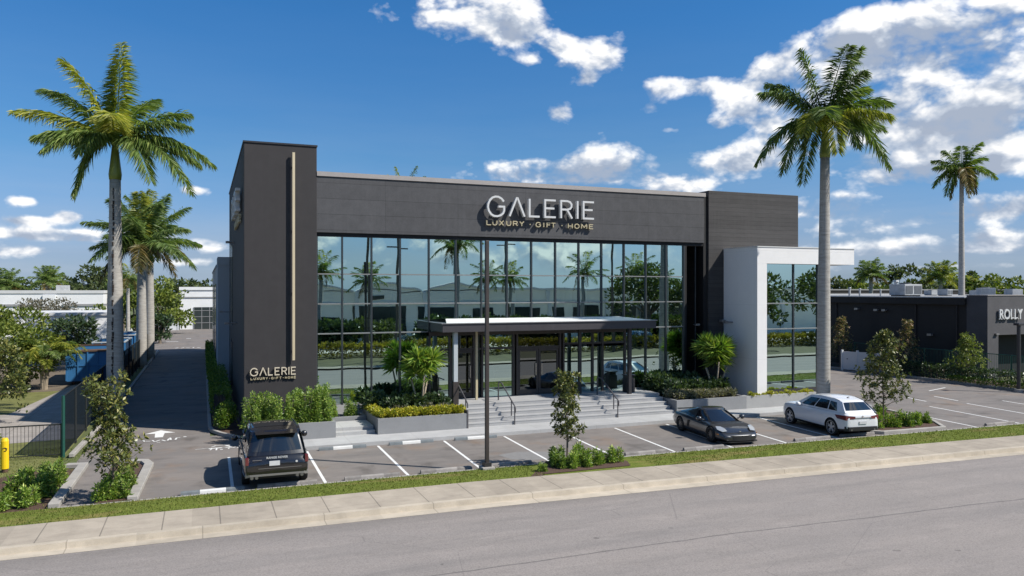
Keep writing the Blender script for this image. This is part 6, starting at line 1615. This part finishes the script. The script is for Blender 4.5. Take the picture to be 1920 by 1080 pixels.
for z in (1, 2.0, 3.0): b.box(d0[0], gy2 - .12, z, 6.5, gy2 - .101, z + .07)
b.build('grid', 'far_grey_roof', dd_)
t = thing('low_white_fence', 'low white fence left of the far garage building', 'fence', (-7.4, 134, 0))
b = MB(); b.box(-11.5, 134, 0, a0 - .1, 134.1, 1.15); b.build('panel', 'vinyl_white', t)
b = MB()
for i in range(6): b.box(-11.5 + i * 1.55, 133.93, 0, -11.35 + i * 1.55, 134.15, 1.3)
b.build('post', 'vinyl_white', t)

def at_(px_, d): p = D3(px_, 545, d); return p.x, p.y
def ztop(py, d): return 6.3 + (545 - py) / F * d
TG = 'trees along the skyline'
def tree_px(px_, d, ytop, wpx, seed, mat, label, n=1600, group=TG, crown0=.25, leaf=None):
    x, y = at_(px_, d); h = ztop(ytop, d); rad = wpx / 2 / F * d; lf = leaf or max(.35, d * .0045)
    broad_tree('tree', label, (x, y, 0), h, rad, seed, mat, n, lf, lf * .6, crown0, group, trunk=.18 + .0005 * d, flat=.9)
tree_px(168, 135, 497, 110, 101, 'tree_leaf', 'large dark round tree on the left skyline behind the big palm trunk', 2800)
tree_px(125, 150, 520, 60, 102, 'tree_leaf', 'smaller tree on the left skyline beside the large dark one', 1300)
tree_px(48, 160, 525, 70, 103, 'tree_leaf', 'low tree between the two skyline palms at the left', 1300)
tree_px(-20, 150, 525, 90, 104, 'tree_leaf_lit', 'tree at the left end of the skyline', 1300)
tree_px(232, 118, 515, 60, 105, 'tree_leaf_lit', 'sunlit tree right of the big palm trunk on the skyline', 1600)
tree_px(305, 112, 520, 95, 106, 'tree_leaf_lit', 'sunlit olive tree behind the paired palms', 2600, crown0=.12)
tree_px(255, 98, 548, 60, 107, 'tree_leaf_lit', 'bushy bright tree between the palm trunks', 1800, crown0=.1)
tree_px(335, 158, 522, 80, 108, 'tree_leaf', 'tree behind the far garage building, left part', 1400)
tree_px(392, 165, 524, 80, 109, 'tree_leaf', 'tree behind the far garage building near the pale wing', 1400)
tree_px(300, 92, 590, 50, 110, 'dark_leaf', 'dark low tree by the white fence behind the palms', 1000, crown0=.1)
tree_px(85, 100, 560, 120, 111, 'bare_twig_leaf', 'thin greyish half-bare tree before the white building', 2600, crown0=.3, leaf=.3)
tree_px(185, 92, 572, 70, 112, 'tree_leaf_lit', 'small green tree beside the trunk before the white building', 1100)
# right skyline
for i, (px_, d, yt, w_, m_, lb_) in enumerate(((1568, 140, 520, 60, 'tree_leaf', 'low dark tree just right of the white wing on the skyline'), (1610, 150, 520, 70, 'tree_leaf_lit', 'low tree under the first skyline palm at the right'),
        (1678, 150, 498, 62, 'tree_leaf', 'feathery tall dark tree right of the first skyline palm'), (1706, 152, 497, 62, 'tree_leaf', 'second feathery dark tree on the right skyline'), (1733, 160, 505, 50, 'tree_leaf', 'third dark tree left of the bright skyline palm'),
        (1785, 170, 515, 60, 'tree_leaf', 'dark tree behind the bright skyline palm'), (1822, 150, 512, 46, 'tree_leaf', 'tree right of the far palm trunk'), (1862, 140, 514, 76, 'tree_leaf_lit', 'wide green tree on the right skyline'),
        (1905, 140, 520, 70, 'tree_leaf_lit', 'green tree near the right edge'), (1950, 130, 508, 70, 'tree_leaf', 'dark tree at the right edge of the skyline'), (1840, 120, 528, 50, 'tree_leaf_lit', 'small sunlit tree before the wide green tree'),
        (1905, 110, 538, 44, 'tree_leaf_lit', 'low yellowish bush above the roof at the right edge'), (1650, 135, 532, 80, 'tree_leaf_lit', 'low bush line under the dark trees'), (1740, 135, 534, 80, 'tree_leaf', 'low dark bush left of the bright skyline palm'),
        (1500, 160, 520, 90, 'tree_leaf', 'tree behind the white wing'), (1590, 170, 524, 60, 'tree_leaf', 'far tree behind the roof vents'))):
    tree_px(px_, d, yt, w_, 120 + i, m_, lb_, 1500, crown0=.15)
def date_palm(px_, d, ytop, wpx, seed, label, gold=False):
    x, y = at_(px_, d); zt_ = ztop(ytop, d); rad = wpx / 2 / F * d
    fr = rnd_fronds(24, rad * 1.15, seed, 1.25, -.6)
    fr = [(a, c_, e, g_, 1 if gold and (i % 2) else (2 if q_ == 2 else 0)) for i, (a, c_, e, g_, q_) in enumerate(fr)]
    royal_palm('date_palm', label, (x, y, 0), .35, .3, zt_ - rad * .85, .3, zt_ - rad * .8, fr, seed, Lf=rad * .42, w=d * .0011, n=22, group='palms on the skyline', droop=.35)
date_palm(90, 118, 505, 62, 201, 'date palm with yellowish lower fronds on the left skyline'); date_palm(12, 130, 512, 66, 202, 'date palm at the left edge of the skyline')
date_palm(1633, 120, 493, 62, 203, 'dark green date palm on the right skyline beyond the roof vents'); date_palm(1764, 120, 494, 66, 204, 'bright yellow-green date palm left of the far palm trunk', True)
date_palm(1822, 125, 520, 40, 205, 'small yellowish palm right of the far palm trunk', True)
x, y = at_(262, 100); royal_palm('slim_palm', 'slim pale palm trunk right of the big scarred palm trunk', (at_(240, 88)[0], at_(240, 88)[1], 0), .22, .18, 6.6, .8, 7.6, rnd_fronds(12, 2.6, 31), 31, Lf=.6, w=.09, n=20, group='slim palms behind the dumpsters')
royal_palm('slim_palm', 'slim pale palm trunk between the dumpsters and the paired palms', (at_(257, 100)[0], at_(257, 100)[1], 0), .2, .17, 5.6, .8, 6.6, rnd_fronds(12, 2.6, 32), 32, Lf=.6, w=.09, n=20, group='slim palms behind the dumpsters')
# near trees of the neighbouring yard
broad_tree('tree', 'dense dark green tree overhanging the neighbouring yard at the left edge', (-12.6, 57.8, 0), 5.4, 3.8, 301, 'tree_leaf_lit', 12000, .25, .13, .18, 'trees in the neighbouring yard', trunk=.22)
broad_tree('tree', 'second dense tree behind the first at the left edge', (-18.0, 64, 0), 6.0, 4.0, 302, 'tree_leaf', 5000, .32, .17, .18, 'trees in the neighbouring yard', trunk=.22)
broad_tree('tree', 'dark bushy tree between the shed and the first dumpster', (-9.6, 70, 0), 4.3, 2.2, 303, 'dark_leaf', 2600, .36, .16, .12, 'trees in the neighbouring yard', trunk=.15)
broad_tree('tree', 'small pale-leaved tree at the left edge by the path', (-9.2, 42.6, 0), 4.2, 1.8, 304, 'magnolia_leaf', 3600, .20, .09, .12, 'trees in the neighbouring yard', trunk=.08)
bx2, by2 = G(84, 730)
t = thing('areca_palm', 'bushy yellow-green palm clump left of the nearest dumpster', 'palm', (bx2, by2, 0)); rg = np.random.default_rng(5); rd = random.Random(9)
b = MB()
for i in range(5): b.tube([(bx2 + rd.uniform(-.15, .15), by2, 0), (bx2 + rd.uniform(-.3, .3), by2 + rd.uniform(-.3, .3), 1.5), (bx2 + rd.uniform(-.6, .6), by2 + rd.uniform(-.6, .6), 2.6)], [.13, .09, .06], 8)
b.build('stems', 'bark_pale', t); c = MB(); c.cur = 0; c2 = MB()
for i in range(30):
    a = i * 2.4; l = rd.uniform(1.5, 2.3); el = rd.uniform(-.5, 1.1); bs = (bx2 + math.cos(a) * .3, by2 + math.sin(a) * .3, rd.uniform(1.4, 2.7))
    tp = (bs[0] + math.cos(a) * math.cos(el) * l, bs[1] + math.sin(a) * math.cos(el) * l, bs[2] + math.sin(el) * l * .6)
    ct = (bs[0] + math.cos(a) * l * .5, bs[1] + math.sin(a) * l * .5, bs[2] + l * .5)
    frond(c if i % 2 else c2, bs, ct, tp, rg, n=22, Lmax=.5, w=.07, droop=.4)
m_ = MB(); m_.add(c.v, c.f); m_.cur = 1; m_.add(c2.v, c2.f); m_.build('crown', ['palm_leaf_gold', 'palm_leaf'], t)
lb2 = bush_proto('yard_shrub', 'rounded shrub at the base of the palm clump by the path', 'y', .9, 1.1, 57, 'tree_leaf_lit', .16, .08, 1500); lb2.location = (bx2 - 1.5, by2 + .8, 0)
dup(lb2, (-12.5, 52, 0), 1, 'dark shrub at the lawn edge below the dense tree', None, 1.2); dup(lb2, (-14, 47.5, 0), 2, 'shrub at the left edge beyond the path', None, 1.1)
dup(lb2, (-8.0, 35.6, 0), 2, 'small shrub at the left edge above the yellow marker', None, .8)

# ================================================================== ACROSS THE STREET (seen in the glass)
band('far_sidewalk', lambda x: 8.6 - 0.02 * max(0, x), lambda x: 10.2 - 0.02 * max(0, x), 0.12, 'sidewalk_concrete', xs=[-140, 0, 60, 150])
sb = MB(); sb.sheet([(-140, -7), (150, -7), (150, 8.4 - 3), (0, 8.58), (-140, 8.58)], 0.0); struct(sb.build('far_verge', M('dry_turf', (0.10, 0.095, 0.04), .95, .35, .8)))
sb = MB(); sb.sheet([(-140, -26), (150, -26), (150, -7.02), (-140, -7.02)], 0.0); struct(sb.build('far_lot', M('bounce_yard', (0.62, 0.58, 0.50), 0.9, 0.12, 0.5)))  # yard made this pale as a reflector, bouncing sunlight onto the opposite wall
def opposite():
    t = thing('opposite_building', 'white industrial building across the street, seen reflected in the glass', 'building', (35, -26, 0))
    b = MB(); b.box(-30, -50, 0, 100, -26, 6.3); b.build('wall', 'opp_wall', t)
    for i, x in enumerate((0, 9, 18, 27)):
        b = MB(); pts = [(x + 8.6 * k / 10, 6.302 + (.75 * math.sin(PI * k / 10) ** .6 if i % 2 == 0 else .9 * (1 - abs(k - 5) / 5))) for k in range(11)]
        b.ribbon([(p[0], p[1]) for p in pts], .22, lambda u, v, q: (u, q, v), -26.45, -25.8); b.build('coping', 'far_white', t)
        b = MB(); vs = [(p[0], -26.3, p[1] - .115) for p in pts] + [(p[0], -26.0, p[1] - .115) for p in pts]
        b.add(vs, [tuple(range(11)), tuple(range(21, 10, -1))] + [(k, 11 + k, 12 + k, k + 1) for k in range(10)]); b.build('gable', 'opp_wall', t)
    for x in range(0, 100, 9):
        b = MB(); b.box(x - .25, -25.995, 0, x + .25, -25.7, 6.2); b.build('pier', 'far_white', t)
    b = MB(); b.box(36, -26.5, 6.301, 100, -25.8, 6.65); b.build('parapet', 'far_white', t)
    b = MB(); b.box(0, -25.99, 4.55, 100, -25.85, 4.75); b.build('string_course', 'far_white', t)
    for x, w_, z0, z1 in ((2, 2.5, 1, 3), (8, 3, .4, 3.1), (13.5, 2.6, .4, 3.0), (17.5, 7, .4, 4.3), (26, 6, .4, 4.2), (34, 3, 1.6, 4), (38.5, 5, 1.6, 4.0), (45.5, 2, 1.6, 4.0), (49, 4, 1.6, 4.0), (55, 6, 1, 4.2), (64, 6, 1, 4.2), (20, 1.6, 5.0, 5.5)):
        b = MB(); b.box(x, -25.995, z0, x + w_, -25.9, z1); b.build('window', 'window_dark', t)
opposite()
rd = random.Random(4)
for i in range(12):
    x = 3 + i * 5.2 + rd.uniform(-1, 1); broad_tree('tree', 'dark low tree across the street, number %s from the west in the reflected row' % ['one', 'two', 'three', 'four', 'five', 'six', 'seven', 'eight', 'nine', 'ten', 'eleven', 'twelve'][i], (x, -13 + rd.uniform(-2, 1), 0), rd.uniform(2.6, 3.4), rd.uniform(2.6, 3.4), 400 + i, 'dark_leaf' if i % 3 else 'tree_leaf', 2200, .5, .28, .06, 'trees across the street')
hedge('yellowish clipped hedge across the street', [(-6, -1.5), (70, -3)], 2.2, 1.15, 'hedge_yellow', 71, 330, L=.26, W=.16)
for i, (x, y, zt_, R_) in enumerate(((22.6, 2.0, 10.6, 3.1), (12.5, -17, 8.4, 2.8), (9.3, -19, 7.6, 2.4), (18.5, -20, 7.4, 2.8), (33.5, -19, 7.6, 3.0), (37, -20, 7.6, 2.7), (46.5, -18, 8.6, 3.4), (54, -17, 8.6, 3.2), (60, -20, 7.6, 2.6))):
    royal_palm('street_palm', 'palm across the street, %s one of the reflected row' % ['nearest', 'second', 'third', 'fourth', 'fifth', 'sixth', 'seventh', 'eighth', 'ninth'][i], (x, y, 0), .3, .2, zt_ - .8, .7, zt_, rnd_fronds(16, R_, 500 + i, 1.2, -.8), 500 + i, Lf=.75, w=.10, n=22, group='palms across the street')
for i, (x, y, h_) in enumerate(((15.3, -4, 13.5), (16.8, 2, 11), (30.5, -5, 12), (40.5, 0, 12))):
    t = thing('utility_pole', 'plain utility pole across the street, %s from the west' % ['first', 'second', 'third', 'fourth'][i], 'pole', (x, y, 0), 0, 'poles across the street')
    b = MB(); b.tube([(x, y, 0), (x, y, h_)], [.17, .12], 8); b.build('pole', 'bark', t); b = MB(); b.box(x - 1.0, y - .06, h_ - .8, x + 1.0, y + .06, h_ - .68); b.build('crossarm', 'bark', t)
for i, (x, y, r_, h_) in enumerate(((50, -8, 5.5, 9.5), (60, -9, 5, 9.0), (73, -8, 6, 9.5), (54, 0, 3.8, 6.8))):
    broad_tree('tree', ['big round tree across the street reflected in the white framed window', 'second big tree reflected in the white framed window', 'farther big tree reflected at the right', 'nearer tree reflected in the white framed window'][i], (x, y, 0), h_, r_, 600 + i, 'tree_leaf', 3000, .5, .28, .35, 'trees across the street', trunk=.3)
for i, (x, y) in enumerate(((47, -5.5), (52.5, -5.8), (58, -5.6))):
    c = dup(wsv, (x, y, 0), PI / 2, ['white car parked across the street, reflected', 'second white car parked across the street, reflected', 'third white car parked across the street, reflected'][i]); c.name = 'parked_car'

# ================================================================== ON SHOW BEHIND THE GLASS
def vase(x, y, h, m, label):
    t = thing('display_vase', label, 'vase', (x, y, 1.0), 0, 'pieces on show inside the entrance hall')
    b = MB(); b.box(x - .22, y - .22, 1.0, x + .22, y + .22, 1.75); b.build('plinth', 'interior_column', t, bevel=.01)
    b = MB(); prof = [(0, .09), (.15, .17), (.4, .22), (.62, .15), (.8, .06), (.92, .07), (1.0, .10)]
    b.tube([(x, y, 1.752 + h * q) for q, r in prof], [r for q, r in prof], 14); b.build('vase', m, t, smooth=True)
for x, y, h, m, lb_ in ((13.7, 37.0, .9, 'far_white', 'tall white vase on a plinth behind the glass left of the double door'), (17.9, 37.1, .7, 'letter_gold', 'gold vase on a plinth behind the glass right of the double door'),
                        (6.7, 37.3, .9, 'letter_gold', 'gold vase behind the first glass bays by the tower'), (9.4, 37.2, 1.0, 'far_white', 'white vase behind the glass beside the palm planter'),
                        (21.7, 37.2, .9, 'far_white', 'white vase behind the glass right of the litter bin'), (23.1, 37.4, .8, 'letter_gold', 'gold vase behind the last glass bays on the right')):
    vase(x, y, h, m, lb_)
